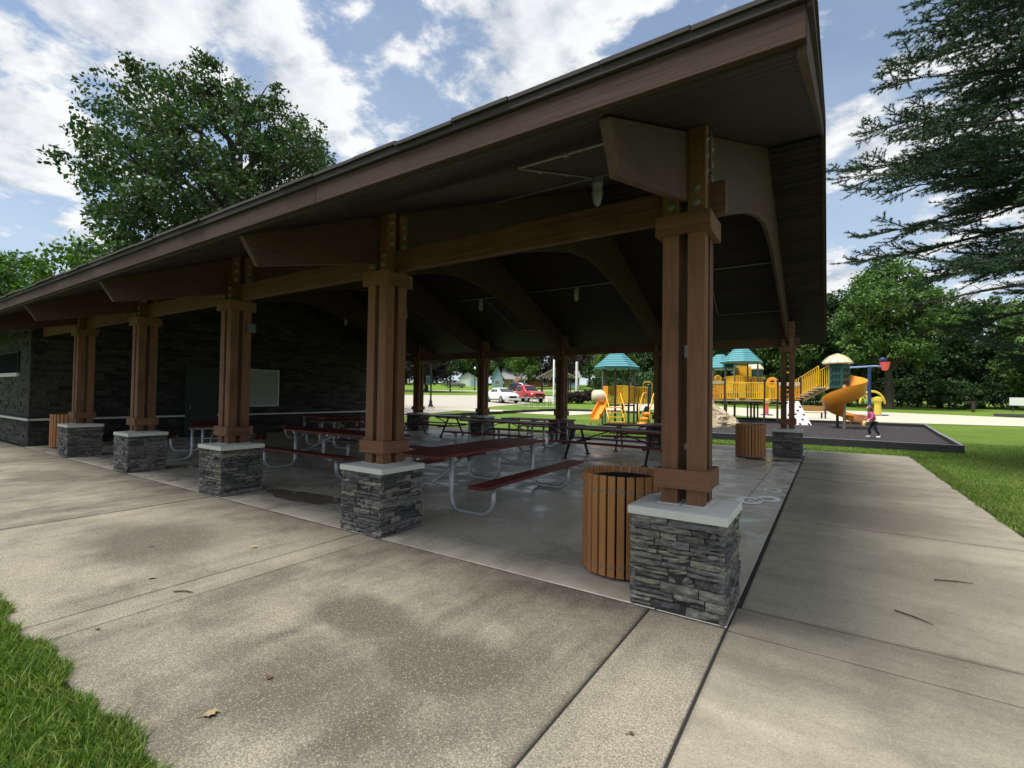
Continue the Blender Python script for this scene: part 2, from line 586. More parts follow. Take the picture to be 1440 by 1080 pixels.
M['blade'] = leafy('grass blade', (0.040, 0.085, 0.012), (0.112, 0.190, 0.030), (0.260, 0.310, 0.085), 0.6, 0.3)
M['leaf_maple'] = leafy('maple leaf', (0.028, 0.056, 0.024), (0.046, 0.086, 0.034), (0.076, 0.124, 0.046))
M['leaf_mid'] = leafy('broad leaf', (0.042, 0.090, 0.024), (0.078, 0.150, 0.036), (0.135, 0.215, 0.054))
M['leaf_light'] = leafy('light leaf', (0.046, 0.098, 0.018), (0.082, 0.150, 0.026), (0.135, 0.205, 0.044))
M['leaf_dark'] = leafy('dark leaf', (0.020, 0.046, 0.018), (0.038, 0.078, 0.028), (0.066, 0.116, 0.040))
M['leaf_purple'] = leafy('purple leaf', (0.016, 0.013, 0.017), (0.030, 0.022, 0.028), (0.050, 0.036, 0.038))
M['needle'] = leafy('fir needle', (0.017, 0.044, 0.022), (0.035, 0.078, 0.036), (0.072, 0.130, 0.060), 0.5, 0.06)
M['needle_dry'] = leafy('dry needle', (0.060, 0.060, 0.038), (0.092, 0.090, 0.055), (0.13, 0.125, 0.075), 0.7, 0.05)
def bark(name, c):
    t = NT(name)
    n = t.noise(t.mapv(t.obj(), (6, 6, 1.2)), 2.5, 7, 0.7)
    t.bump(n, 0.9, 0.05)
    return t.fin(t.cramp(n, [(0.3, scl(c, 0.45)), (0.55, c), (0.75, scl(c, 1.5))]), 0.9, 0.2)
M['bark'] = bark('grey bark', (0.075, 0.062, 0.050))
M['bark_pale'] = bark('pale dead twig', (0.22, 0.20, 0.18))
def mulch():
    t = NT('rubber mulch')
    p = t.pos()
    v = t.vor(p, 22, out='Color')
    sx = t.nd('ShaderNodeSeparateXYZ')
    t.L.new(v, sx.inputs[0])
    col = t.cramp(sx.outputs[0], [(0.0, (0.016, 0.014, 0.015)), (0.6, (0.034, 0.029, 0.031)), (1.0, (0.072, 0.060, 0.060))])
    t.bump(sx.outputs[1], 0.9, 0.04)
    return t.fin(col, 0.85, 0.3)
M['mulch'] = mulch()
# ------------------------------------------------------------------ terrain
FH = Vector((-0.54976, 0.83533))
RH = Vector((0.83533, 0.54976))
def smooth(t):
    t = max(0.0, min(1.0, t))
    return t * t * (3 - 2 * t)
def gz(x, y):
    """the lawn is level round the pavilion and climbs gently towards the street"""
    dx, dy = x - CP.x, y - CP.y
    d = dx * FH.x + dy * FH.y
    e = min(max(d - 20, 0), 140)
    if e <= 0:
        return 0.0
    s = (dx * RH.x + dy * RH.y) / max(d, 1)
    return (0.026 * e + 0.00009 * e * e) * (1 - 0.55 * smooth((s - 0.15) / 0.4)) * smooth(e / 6)
def axis_steps(lo, hi, fine_lo, fine_hi, step, grow):
    out = []
    v = fine_lo
    while v < fine_hi:
        out.append(v)
        v += step
    st, v = step, fine_hi
    while v < hi:
        out.append(v)
        st *= grow
        v += st
    out.append(hi)
    st, v = step, fine_lo
    lows = []
    while v > lo:
        st *= grow
        v -= st
        lows.append(max(v, lo))
    return sorted(set(round(q, 3) for q in lows + out))
def build_lawn():
    xs = axis_steps(-700, 700, -90, 40, 1.5, 1.25)
    ys = axis_steps(-300, 900, -12, 130, 1.5, 1.25)
    vs = np.array([(x, y, gz(x, y) - 0.018 - (0.2 if (-26 < x < 2.5 and -2.7 < y < 14.3) else 0)) for y in ys for x in xs])
    nx = len(xs)
    idx = [(j * nx + i, j * nx + i + 1, (j + 1) * nx + i + 1, (j + 1) * nx + i) for j in range(len(ys) - 1) for i in range(nx - 1)]
    struct(link_mesh('lawn', npmesh('lawn', vs, 4, len(idx), M['lawn'], True, np.array(idx))))
build_lawn()
def drape(name, near, far, mat, off=0.03, n=40, m=8, kind='structure'):
    """a sheet laid on the terrain between two ground lines"""
    def along(pl, t):
        seg = t * (len(pl) - 1)
        i = min(int(seg), len(pl) - 2)
        f = seg - i
        return (pl[i][0] * (1 - f) + pl[i + 1][0] * f, pl[i][1] * (1 - f) + pl[i + 1][1] * f)
    vs, idx = [], []
    for j in range(m + 1):
        for i in range(n + 1):
            a, b = along(near, i / n), along(far, i / n)
            k = j / m
            x, y = a[0] * (1 - k) + b[0] * k, a[1] * (1 - k) + b[1] * k
            vs.append((x, y, gz(x, y) - 0.035 + off))
    for j in range(m):
        for i in range(n):
            idx.append((j * (n + 1) + i, j * (n + 1) + i + 1, (j + 1) * (n + 1) + i + 1, (j + 1) * (n + 1) + i))
    o = link_mesh(name, npmesh(name, np.array(vs), 4, len(idx), mat, True, np.array(idx)))
    o['kind'] = kind
    return o

# ------------------------------------------------------------------ pavement and floor, slab by slab
def slab_field(name, part, xs, ys, mat, gap=0.008, top=0.0, skip=None, depth=0.11):
    base = MB()
    base.box(xs[0], xs[-1], ys[0], ys[-1], top - depth - 0.05, top - 0.007)
    if name == 'floor':
        base.box(xs[0], 0.0115, -0.0118, -0.0004, top - depth - 0.05, top - 0.009)
        base.box(0.012, 0.050, -2.86, 12.74, top - depth - 0.05, top - 0.009)
    b = struct(base.build(name, M['joint']))
    k = 0
    for i in range(len(xs) - 1):
        for j in range(len(ys) - 1):
            if skip and skip(i, j):
                continue
            dz = ((i * 7 + j * 5) % 5 - 2) * 0.0012
            m = MB().box(xs[i] + gap / 2, xs[i + 1] - gap / 2, ys[j] + gap / 2, ys[j + 1] - gap / 2, top - depth, top + dz)
            m.build(part, mat, b, bevel=0.006)
    return b
slab_field('pavement', 'slab', [-26, -22.0, -18.3, -14.6, -11.0, -7.4, -3.98, -3.64, -0.54, 0.014], [-2.86, -0.012], M['pave'], gap=0.011)
slab_field('side_pavement', 'slab', [0.018, 2.63], [-2.86, -0.03, 0.42], M['pave_side'], top=-0.004)
slab_field('side_walk', 'slab', [0.040, 2.63], [0.42, 3.85, 8.0, 12.0, 14.66], M['pave_side'], top=-0.004, gap=0.016)
slab_field('back_pavement', 'slab', [-26, -18.3, -14.6, -11.0, -7.4, -3.64, 0.05], [12.75, 14.5], M['pave_back'], top=-0.004)
slab_field('floor', 'slab', [-18.2, -14.6, -11.0, -7.4, -4.0, -0.5, 0.018], [0.0, 0.46, 4.35, 8.4, 12.74], M['slab'], gap=0.007)

# ------------------------------------------------------------------ the pavilion
SP, PW, PD = 3.6229, 0.705, 0.66        # column spacing, pier width and depth
BACK = 11.72                            # front face of the back piers
CX0 = -0.350
RIDGE = 6.19
EAVE = -1.50
EAVB = -1.02                            # the rear eave is shorter (mirrored value)
SL = 0.42
def soff(y):
    return 3.10 + SL * (min(y, 2 * RIDGE - y) - EAVE)
pav = thing('picnic_pavilion', 'large open timber picnic pavilion with gabled brown roof on stone piers', 'pavilion', (0, 0, 0))
pav['kind'] = 'thing'
HP, TC = 0.78, 0.064
def stone_face(w, h, seed, gapw=0.007):
    """rows of (u0,u1,v0,v1) for one ledger-stone face"""
    r = random.Random(seed)
    out, v = [], 0.0
    while v < h - 0.03:
        hh = r.choice([0.034, 0.042, 0.05, 0.06, 0.075])
        if h - v - hh < 0.035:
            hh = h - v
        u = 0.0
        while u < w - 0.02:
            ww = r.uniform(0.12, 0.34)
            if w - u - ww < 0.1:
                ww = w - u
            if hh > 0.055 and r.random() < 0.4:
                sp = hh * r.uniform(0.4, 0.6)
                out.append((u, u + ww, v, v + sp))
                out.append((u, u + ww, v + sp, v + hh))
            else:
                out.append((u, u + ww, v, v + hh))
            u += ww
        v += hh
    return out
def add_stone(mb, r, org, du, dn, q, far=False):
    """one split-faced stone: org + u*du + v*Z, proud along dn"""
    u0, u1, v0, v1 = q
    g = 0.0035
    u0, u1, v0, v1 = u0 + g, u1 - g, v0 + g, v1 - g
    org, du, dn, Z = Vector(org), Vector(du), Vector(dn), Vector((0, 0, 1))
    pr = r.uniform(0.004, 0.034)
    def P(u, v, n):
        return org + du * u + Z * v + dn * n
    if far:
        mb.hexa([P(u0, v0, -0.03), P(u1, v0, -0.03), P(u1, v0, pr), P(u0, v0, pr), P(u0, v1, -0.03), P(u1, v1, -0.03), P(u1, v1, pr), P(u0, v1, pr)])
        return
    nu, nv = 5, 3
    vs, fs = [], []
    tilt = r.uniform(-0.012, 0.012)
    for j in range(nv):
        for i in range(nu):
            a, b = i / (nu - 1), j / (nv - 1)
            edge = (i in (0, nu - 1)) + (j in (0, nv - 1))
            n = pr + tilt * (b - 0.5) + r.uniform(-0.009, 0.009) - (0.006 if edge == 1 else 0.011 if edge == 2 else 0)
            ju = r.uniform(-0.003, 0.003)
            jv = r.uniform(-0.006, 0.005) if 0 < i < nu - 1 else r.uniform(-0.002, 0.002)
            vs.append(P(u0 + (u1 - u0) * a + ju, v0 + (v1 - v0) * b + jv, n))
    ring = [(i, 0) for i in range(nu)] + [(nu - 1, 1), (nu - 1, 2)] + [(i, 2) for i in range(nu - 2, -1, -1)] + [(0, 1)]
    ri = [j * nu + i for i, j in ring]
    b0 = len(vs)
    for i, j in ring:
        a, b = i / (nu - 1), j / (nv - 1)
        vs.append(P(u0 + (u1 - u0) * a, v0 + (v1 - v0) * b, -0.03))
    for j in range(nv - 1):
        for i in range(nu - 1):
            fs.append((j * nu + i, j * nu + i + 1, (j + 1) * nu + i + 1, (j + 1) * nu + i))
    m = len(ring)
    for k in range(m):
        k2 = (k + 1) % m
        fs.append((ri[k], b0 + k, b0 + k2, ri[k2]))
    mb.add(vs, fs)
def faces_of(x0, x1, y0, y1):
    return [((x0, y0, 0), (1, 0, 0), (0, -1, 0), x1 - x0), ((x1, y0, 0), (0, 1, 0), (1, 0, 0), y1 - y0),
            ((x1, y1, 0), (-1, 0, 0), (0, 1, 0), x1 - x0), ((x0, y1, 0), (0, -1, 0), (-1, 0, 0), y1 - y0)]
def make_pier(cx, y0, seed, single):
    p = MB()
    x0, x1, y1 = -PW / 2 + 0.012, PW / 2 - 0.012, PD - 0.012
    p.box(x0, x1, 0.012, y1, 0, HP - TC - 0.002)
    pier = p.build('pier', M['mortar'], pav, loc=(cx, y0, 0))
    r = random.Random(seed)
    rest = MB()
    for k, (org, du, dn, w) in enumerate(faces_of(x0, x1, 0.012, y1)):
        for q in stone_face(w, HP - TC - 0.002, seed * 11 + k):
            q = (q[0] - 0.014 if q[0] < 0.01 else q[0], q[1] + 0.014 if q[1] > w - 0.01 else q[1], q[2], q[3])
            if single and k < 2:
                add_stone(MBX := MB(), r, org, du, dn, q)
                o = MBX.build('stone', M['stone'], pier)
            else:
                add_stone(rest, r, org, du, dn, q, far=not single)
    stuff(rest.build('stone_veneer', M['stone'], pier))
    o = 0.020
    c = MB()
    a, b, e, f = -PW / 2 - o, PW / 2 + o, -o, PD + o
    zt, zl = HP, HP - TC
    mx, my = 0, PD / 2
    # bevelled top: a low four-sided crown as on a cast cap
    c.add([(a, e, zl), (b, e, zl), (b, f, zl), (a, f, zl), (a, e, zt), (b, e, zt), (b, f, zt), (a, f, zt), (-.24, my - .23, zt + .014), (.24, my - .23, zt + .014), (.24, my + .23, zt + .014), (-.24, my + .23, zt + .014)],
          [(0, 3, 2, 1), (0, 1, 5, 4), (1, 2, 6, 5), (2, 3, 7, 6), (3, 0, 4, 7), (4, 5, 9, 8), (5, 6, 10, 9), (6, 7, 11, 10), (7, 4, 8, 11), (8, 9, 10, 11)])
    c.build('cap', M['cap'], pier, bevel=0.005)
    return pier
for k in range(5):
    make_pier(CX0 - SP * k, 0.0, 3 + k, k < 3)
    make_pier(CX0 - SP * k, BACK, 30 + k, False)

PO, PT = 0.163, 0.064                   # post centre offset, half width of a post (four posts with a cross-shaped gap)
post_me, collar_me = {}, {}
bolt_me = MB().lathe([(0.0, 0.018), (0.012, 0.016), (0.016, 0.009), (0.030, 0.006), (0.031, 0.0), (0.0, 0.0)], 10).mesh('bolt', M['bolt'], 40)
PO = 0.100
def make_column(cx, cy):
    col = sub('column', pav, (cx, cy, 0))
    for sx in (-1, 1):
        for sy in (-1, 1):
            top = soff(cy) - 0.02
            key = ('p', round(top, 2))
            if key not in post_me:
                post_me[key] = MB().box(-PT, PT, -PT, PT, HP + 0.012, top).mesh('post', M['wood_z'])
            link_mesh('post', post_me[key], col, (sx * PO, sy * PO, 0))
    e = PO + PT
    for z0, z1, ov, nm in ((0.925, 1.075, 0.046, 'lower_collar'), (2.965, 3.125, 0.05, 'upper_collar')):
        if nm not in collar_me:
            m1 = MB().box(-e - ov, e + ov, -e - ov, -e - 0.001, z0, z1)
            m2 = MB().box(-ov / 2 + 0.001, ov / 2 - 0.001, -e - 0.001, e + 0.001, z0 + 0.003, z1 - 0.003)
            collar_me[nm] = (m1.mesh(nm, M['collar_x']), m2.mesh(nm, M['collar_y']))
        a, b = collar_me[nm]
        link_mesh('collar_board', a, col)
        link_mesh('collar_board', a, col, rot=(0, 0, PI))
        link_mesh('collar_board', b, col, (e + ov / 2, 0, 0))
        link_mesh('collar_board', b, col, (-e - ov / 2, 0, 0))
    for sx in (-1, 1):
        for z in (3.205, 3.325):
            link_mesh('bolt', bolt_me, col, (sx * PO, -e, z), (PI / 2, 0, 0))
    for sy in (-1, 1):
        for z in (3.47, 3.60, 3.73):
            link_mesh('bolt', bolt_me, col, (e, sy * PO, z), (0, PI / 2, 0))
    for sx in (-1, 1):
        for sy in (-1, 1):
            MB().box(-0.085, 0.085, -0.085, 0.085, 0, 0.006).build('base_plate', M['cap'], col, loc=(sx * PO, sy * PO, HP + 0.0135))
    return col
CYF, CYB = PD / 2 + 0.02, BACK + PD / 2
for k in range(5):
    make_column(CX0 - SP * k, CYF)
    make_column(CX0 - SP * k, CYB)
# timber beams between the frames, front and back row
RT2 = 0.033
for cy in (CYF, CYB):
    for k in range(5):
        xa = CX0 - SP * k - RT2 - 0.002
        xb = CX0 - SP * (k + 1) + RT2 + 0.002
        if k == 4:
            xb = -18.2
        MB().box(xb, xa, cy - 0.033, cy + 0.033, 3.13, 3.40).build('beam', M['wood_x'], pav, bevel=0.006)
    MB().box(CX0 + RT2 + 0.002, -0.055, cy - 0.033, cy + 0.033, 3.13, 3.40).build('beam', M['wood_x'], pav, bevel=0.006)
# rafters: one curved glued timber from tail to tail per frame
half = [(-1.46, None), (-1.30, 2.85), (0.35, 3.27), (1.45, 3.50), (2.4, 3.84), (3.45, 4.20), (4.2, 4.42), (4.86, 4.59), (5.5, 4.72), (RIDGE, 4.79)]
bot = [q for q in half[1:]]
def rafter_poly():
    top0 = (half[0][0], soff(half[0][0]) - 0.012)
    lo = bot + [(2 * RIDGE - y, z) for y, z in reversed(bot[:-1])]
    lo[-1] = (2 * RIDGE - (EAVB + 0.22), 2.98)
    t1 = (2 * RIDGE - (EAVB + 0.04), soff(EAVB + 0.04) - 0.012)
    return [top0] + lo + [t1, (RIDGE, soff(RIDGE) - 0.012)]
rm = MB().prism(rafter_poly(), -RT2, RT2, 'X').mesh('rafter', M['wood_y_shaded'])
for k in range(5):
    o = link_mesh('rafter', rm, pav, (CX0 - SP * k, 0, 0))
    md = o.modifiers.new('bevel', 'BEVEL')
    md.width = 0.006
    md.segments = 1
    md.limit_method = 'ANGLE'
# roof: boarding, deck, fascia, verge boards, shingles
XR, XL = 0.555, -27.0
roof = MB()
for s in (0, 1):
    def Y(y, s=s):
        return y if s == 0 else 2 * RIDGE - y
    E0 = (EAVE, EAVB)[s]
    a, b = (Y(E0 - 0.03), soff(E0) + 0.024), (Y(RIDGE), soff(RIDGE) + 0.036)
    roof.prism([a, b, (b[0], b[1] + 0.19), (a[0], a[1] + 0.19)], XL, XR - 0.004, 'X')
roof_o = roof.build('roof', M['backing'], pav)
W = 0.138
nb = int((RIDGE - EAVE) / math.cos(math.atan(SL)) / W) + 1
c, sn = math.cos(math.atan(SL)), math.sin(math.atan(SL))
board = MB()
board.add([(XL, 0.006, 0.020), (XR - 0.04, 0.006, 0.020), (XR - 0.04, W - 0.0, 0.020), (XL, W - 0.0, 0.020), (XL, 0.009, 0), (XR - 0.04, 0.009, 0), (XR - 0.04, W - 0.003, 0), (XL, W - 0.003, 0)],
          [(0, 1, 2, 3), (4, 7, 6, 5), (0, 4, 5, 1), (1, 5, 6, 2), (2, 6, 7, 3), (3, 7, 4, 0)])
bme = board.mesh('soffit_board', M['soffit'])
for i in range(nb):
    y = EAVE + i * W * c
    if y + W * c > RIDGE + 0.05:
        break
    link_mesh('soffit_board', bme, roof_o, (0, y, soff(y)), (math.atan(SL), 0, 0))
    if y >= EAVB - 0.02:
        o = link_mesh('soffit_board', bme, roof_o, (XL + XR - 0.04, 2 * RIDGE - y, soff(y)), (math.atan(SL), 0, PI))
for s in (0, 1):
    EV = (EAVE, EAVB)[s]
    ye = EAVE if s == 0 else 2 * RIDGE - EAVB
    d = -1 if s == 0 else 1
    zo = soff(EV) - 3.10
    x = XL
    seg = [-27.0, -22.1, -17.3, -12.4, -7.55, -2.7, XR]
    for i in range(len(seg) - 1):
        y0, y1 = sorted((ye, ye + d * 0.04))
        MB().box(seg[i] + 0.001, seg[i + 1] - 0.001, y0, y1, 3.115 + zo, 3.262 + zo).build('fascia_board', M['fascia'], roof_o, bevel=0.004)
        y0, y1 = sorted((ye, ye + d * 0.062))
        MB().box(seg[i] + 0.001, seg[i + 1] - 0.001 + (0.02 if i == len(seg) - 2 else 0), y0, y1, 3.264 + zo, 3.325 + zo).build('fascia_trim', M['trim'], roof_o, bevel=0.004)
    # verge boards up the gable
    for (xa, xb, zl, zh) in ((XR - 0.038, XR, -0.03, 0.17), (XR + 0.001, XR + 0.022, 0.155, 0.225)):
        ya, yb = ye + d * (-0.002 if xb <= XR else 0.04), RIDGE
        MB().prism([(ya, soff(ya) + zl), (yb, soff(RIDGE) + zl), (yb, soff(RIDGE) + zh), (ya, soff(ya) + zh)], xa, xb, 'X').build('verge_board', M['wood_y_shaded'], roof_o)
    # shingle courses, lapped
    r = random.Random(5 + s)
    sh = MB()
    n = int((RIDGE - EV) / 0.42)
    for i in range(n + 1):
        y0 = EV - 0.085 + i * 0.42
        y1 = min(y0 + 0.47, RIDGE + 0.01)
        xx = XL
        while xx < XR + 0.03:
            w = r.uniform(0.35, 0.6) if i == 0 else 4.0
            x2 = min(xx + w, XR + 0.035)
            dz = r.uniform(-0.006, 0.008)
            dy = r.uniform(-0.012, 0.012)
            za, zb = 3.10 + SL * (y0 - EAVE) + 0.240 + dz, 3.10 + SL * (y1 - EAVE) + 0.240
            P = [(y0 + dy, za), (y1, zb - 0.02), (y1, zb), (y0 + dy, za + 0.022)]
            if s:
                P = [(2 * RIDGE - a, b) for a, b in P]
            sh.prism(P, xx + 0.002, x2 - 0.002, 'X')
            xx = x2
    stuff(sh.build('shingles', M['shingle'], roof_o))
# the closed block at the far end: stone-faced walls with a ledge
WX = -18.3
def wall_stones(org, du, dn, w, hfun, seed, holes=()):
    r = random.Random(seed)
    mb = MB()
    v = 0.0
    while v < 7:
        h = r.choice([0.07, 0.09, 0.11, 0.13])
        u = r.uniform(-0.2, 0)
        while u < w:
            ww = r.uniform(0.22, 0.62)
            u0, u1 = max(u, 0), min(u + ww, w)
            mid = (u0 + u1) / 2
            ok = v + h < hfun(mid) and u1 - u0 > 0.03 and not (v < 0.80 and v + h > 0.70)
            for (a, b, c0, d0) in holes:
                if u1 > a and u0 < b and v + h > c0 and v < d0:
                    ok = False
            if ok:
                add_stone(mb, r, org, du, dn, (u0, u1, v, v + h), far=True)
            u += ww
        v += h
    return mb
wall_h = lambda u: soff(u + 0.1) - 0.02
wb = MB()
wb.prism([(0.1, 0), (12.3, 0), (12.3, soff(12.3) - 0.02), (RIDGE, soff(RIDGE) - 0.02), (0.1, soff(0.1) - 0.02)], WX - 0.25, WX - 0.03, 'X')
wall = wb.build('wall', M['mortar'], pav)
DOOR = (4.05, 5.12)
SHUT = (5.85, 7.50, 1.05, 2.52)
holes = [(DOOR[0] - 0.1, DOOR[1] - 0.1, 0, 2.50), (SHUT[0] - 0.1, SHUT[1] - 0.1, SHUT[2], SHUT[3])]
stuff(wall_stones((WX - 0.03, 0.1, 0), (0, 1, 0), (1, 0, 0), 12.2, wall_h, 77, holes).build('stone_veneer', M['stone_shaded'], wall))
for a, b in ((0.1, DOOR[0]), (DOOR[1], 12.3)):
    MB().box(WX - 0.03, WX + 0.045, a, b, 0.715, 0.775).build('ledge', M['cap'], wall, bevel=0.005)
M['door_grey'] = plain('grey door paint', (0.036, 0.040, 0.042, 1), 0.6)
M['shutter'] = plain('pale roller shutter', (0.38, 0.38, 0.34, 1), 0.5, var=0.06)
d = MB().box(WX - 0.02, WX + 0.02, DOOR[0] + 0.06, DOOR[1] - 0.06, 0.01, 2.44).build('door', M['door_grey'], pav, bevel=0.004)
MB().box(WX + 0.02, WX + 0.075, DOOR[0] + 0.14, DOOR[0] + 0.17, 0.98, 1.12).build('handle', M['bolt'], d)
MB().box(WX - 0.025, WX + 0.03, DOOR[0], DOOR[0] + 0.058, 0, 2.5).box(WX - 0.025, WX + 0.03, DOOR[1] - 0.058, DOOR[1], 0, 2.5).box(WX - 0.025, WX + 0.03, DOOR[0] + 0.058, DOOR[1] - 0.058, 2.442, 2.5).build('frame', M['door_grey'], d)
sh = MB().box(WX - 0.028, WX - 0.018, SHUT[0] + 0.05, SHUT[1] - 0.05, SHUT[2] + 0.05, SHUT[3] - 0.05).build('serving_shutter', M['dark_in'], pav)
ns = 16
hh = (SHUT[3] - SHUT[2] - 0.1) / ns
sl = MB().prism([(0, 0.002), (0.012, 0.012), (0.014, hh * 0.5), (0.012, hh - 0.012), (0, hh - 0.002)], SHUT[0] + 0.05, SHUT[1] - 0.05, 'Y')
sme = sl.mesh('slat', M['shutter'])
for i in range(ns):
    link_mesh('slat', sme, sh, (WX - 0.016, 0, SHUT[2] + 0.05 + i * hh))
f = MB()
f.box(WX - 0.03, WX + 0.03, SHUT[0], SHUT[0] + 0.05, SHUT[2], SHUT[3]).box(WX - 0.03, WX + 0.03, SHUT[1] - 0.05, SHUT[1], SHUT[2], SHUT[3])
f.box(WX - 0.03, WX + 0.03, SHUT[0] + 0.05, SHUT[1] - 0.05, SHUT[3] - 0.05, SHUT[3]).box(WX - 0.03, WX + 0.07, SHUT[0] + 0.05, SHUT[1] - 0.05, SHUT[2], SHUT[2] + 0.05)
f.build('frame', M['galv'], sh)
# its front wall, turning the corner to the left
wf = MB().box(-26.9, WX - 0.252, 0.13, 0.34, 0, soff(0.13) - 0.02).build('wall', M['mortar'], pav)
WIN = (-22.6, -19.55, 2.05, 2.75)
fw_h = lambda u: soff(0.1) - 0.02
stuff(wall_stones((WX, 0.13, 0), (-1, 0, 0), (0, -1, 0), 8.6, fw_h, 78, [(WX - WIN[1], WX - WIN[0], WIN[2], WIN[3])]).build('stone_veneer', M['stone_shaded'], wf))
MB().box(-26.9, WX + 0.045, 0.05, 0.128, 0.715, 0.775).build('ledge', M['cap'], wf, bevel=0.005)
M['glass_dark'] = plain('dark window glass', (0.010, 0.012, 0.014, 1), 0.95, var=0.0, spec=0.02)
wn = MB().box(WIN[0] + 0.05, WIN[1] - 0.05, 0.10, 0.115, WIN[2] + 0.05, WIN[3] - 0.05).build('window', M['glass_dark'], pav)
MB().box(WIN[0], WIN[1], 0.06, 0.128, WIN[2] - 0.06, WIN[2] + 0.048).build('sill', M['cap'], wn)
MB().box(WIN[0], WIN[1], 0.085, 0.128, WIN[3] - 0.048, WIN[3]).box(WIN[0], WIN[0] + 0.048, 0.085, 0.128, WIN[2] + 0.05, WIN[3] - 0.05).box(WIN[1] - 0.048, WIN[1], 0.085, 0.128, WIN[2] + 0.05, WIN[3] - 0.05).build('frame', M['dark_in'], wn)
# other walls of the block, for completeness of its volume
MB().box(-26.9, WX - 0.252, 12.06, 12.3, 0, soff(12.3) - 0.02).build('wall', M['mortar'], pav)
M['post_dim'] = plain('dull grey box', (0.10, 0.10, 0.10, 1), 0.7)
# electric box on the third column and the conduit in the near one
MB().box(-0.04, 0.04, -0.06, 0.06, 0, 0.15).build('electric_box', M['post_dim'], pav, loc=(CX0 - SP * 2 + PO + PT + 0.05, CYF + 0.14, 2.62), bevel=0.008)
MB().tube([(CX0 + 0.0, CYF + 0.0, HP + 0.02), (CX0, CYF, 3.1)], 0.011, 8).box(CX0 - 0.022, CX0 + 0.022, CYF - 0.022, CYF + 0.022, 1.98, 2.08).box(CX0 - 0.02, CX0 + 0.02, CYF - 0.02, CYF + 0.02, 1.22, 1.27).build('conduit', M['conduit'], pav)
# ------------------------------------------------------------------ lamps and conduits under the roof
M['jar_glass'] = plain('ribbed jar glass', (0.55, 0.57, 0.58, 1), 0.15, var=0.08, spec=0.6)
def jar_light(loc, label):
    t = thing('jar_light', label, 'light fixture', loc, 0, 'jar lights hung under the roof boarding')
    MB().lathe([(0.0, 0.0), (0.055, 0.0), (0.055, -0.05), (0.062, -0.055), (0.062, -0.09), (0.0, -0.09)], 14).build('housing', M['galv'], t, 40)
    MB().lathe([(0.0, -0.092), (0.047, -0.092), (0.050, -0.20), (0.044, -0.27), (0.025, -0.30), (0.0, -0.305)], 14).build('glass_jar', M['jar_glass'], t, 40)
    g = MB()
    for k in range(6):
        a = k * PI / 3
        g.tube([(0.057 * math.cos(a), 0.057 * math.sin(a), -0.09), (0.058 * math.cos(a), 0.058 * math.sin(a), -0.22), (0.04 * math.cos(a), 0.04 * math.sin(a), -0.30), (0, 0, -0.325)], 0.0035, 5)
    g.lathe([(0.060, -0.180), (0.064, -0.180), (0.064, -0.188), (0.060, -0.188)], 14)
    g.build('guard', M['galv'], t)
    t.scale = (1.35, 1.35, 1.35)
    return t
LX = [CX0 - SP * (k + 0.5) for k in range(5)]
YL = 9.45
def cpt(x, y, d=0.016):
    return (x, y, soff(y) - d)
jar_light(cpt(LX[0], 2.62, 0.004), 'large jar light hanging nearest, above the front beam beside the near column')
for k, lab in ((1, 'grey jar light on the far roof slope between the two arched rafters nearest'), (2, 'jar light with a bent conduit running down from it on the far slope'), (3, 'small jar light just right of the second column on the far slope'), (4, 'dim jar light close to the dark stone end wall')):
    jar_light(cpt(LX[k], YL, 0.004), lab)
def conduit(pts, label):
    m = MB()
    P = [Vector(p) for p in pts]
    q = [P[0]]
    for i in range(1, len(P) - 1):
        a, b = (P[i - 1] - P[i]).normalized(), (P[i + 1] - P[i]).normalized()
        q += [P[i] + a * 0.07, P[i] + (a + b) * 0.012, P[i] + b * 0.07]
    q.append(P[-1])
    m.tube(q, 0.0105, 6)
    for i in range(len(P) - 1):
        n = max(1, int((P[i + 1] - P[i]).length / 1.1))
        for k in range(n):
            c = P[i].lerp(P[i + 1], (k + 0.6) / n)
            m.box(c.x - 0.018, c.x + 0.018, c.y - 0.018, c.y + 0.018, c.z - 0.014, c.z + 0.014)
    return tag(m.build('conduit', M['conduit']), label, 'conduit', None)
conduit([cpt(CX0 - RT2, -0.56), cpt(-1.47, -0.56), cpt(LX[0] - 0.03, 2.50)], 'thin conduit bent back to the nearest jar light below the eave')
conduit([cpt(CX0 - RT2, 2.62), cpt(CX0 - SP + RT2, 2.62)], 'straight conduit crossing the front slope at the nearest jar light')
conduit([cpt(CX0 - RT2, 9.40), cpt(-1.98, 9.40), cpt(-2.12, 11.45), cpt(CX0 - RT2, 11.45)], 'pale looped conduit on the far slope between near column and corner column')
conduit([cpt(CX0 - SP - RT2, YL - .02), cpt(CX0 - SP * 2 + RT2, YL - .02)], 'straight conduit through the jar light in the second bay')
conduit([cpt(CX0 - SP * 2 - RT2, YL - .02), cpt(LX[2] - 0.9, YL - .02)], 'short conduit stub at the jar light in the third bay')
conduit([cpt(LX[2] + 0.12, YL + .04), cpt(LX[2] + 0.22, 11.5), cpt(CX0 - SP * 2 - RT2, 11.5)], 'conduit running down the far slope to the third rafter')

# old nest of twigs on the near column
def nest():
    r = random.Random(3)
    m = MB()
    for k in range(150):
        t = k / 150
        c = Vector((r.gauss(0, 0.03), r.gauss(0, 0.05), 0.55 * t - 0.02 + r.gauss(0, 0.02)))
        d = Vector((r.gauss(0, 1), r.gauss(0, 1), r.gauss(0, 0.8))).normalized() * r.uniform(0.03, 0.08)
        m.bar(c - d, c + d, 0.006, 0.006)
    o = m.build('bird_nest', M['bark'], loc=(CX0 + 0.075, CYF + 0.02 + 0.0, 3.42))
    tag(o, 'ragged old nest of twigs stuffed behind the near column top', 'nest')
nest()

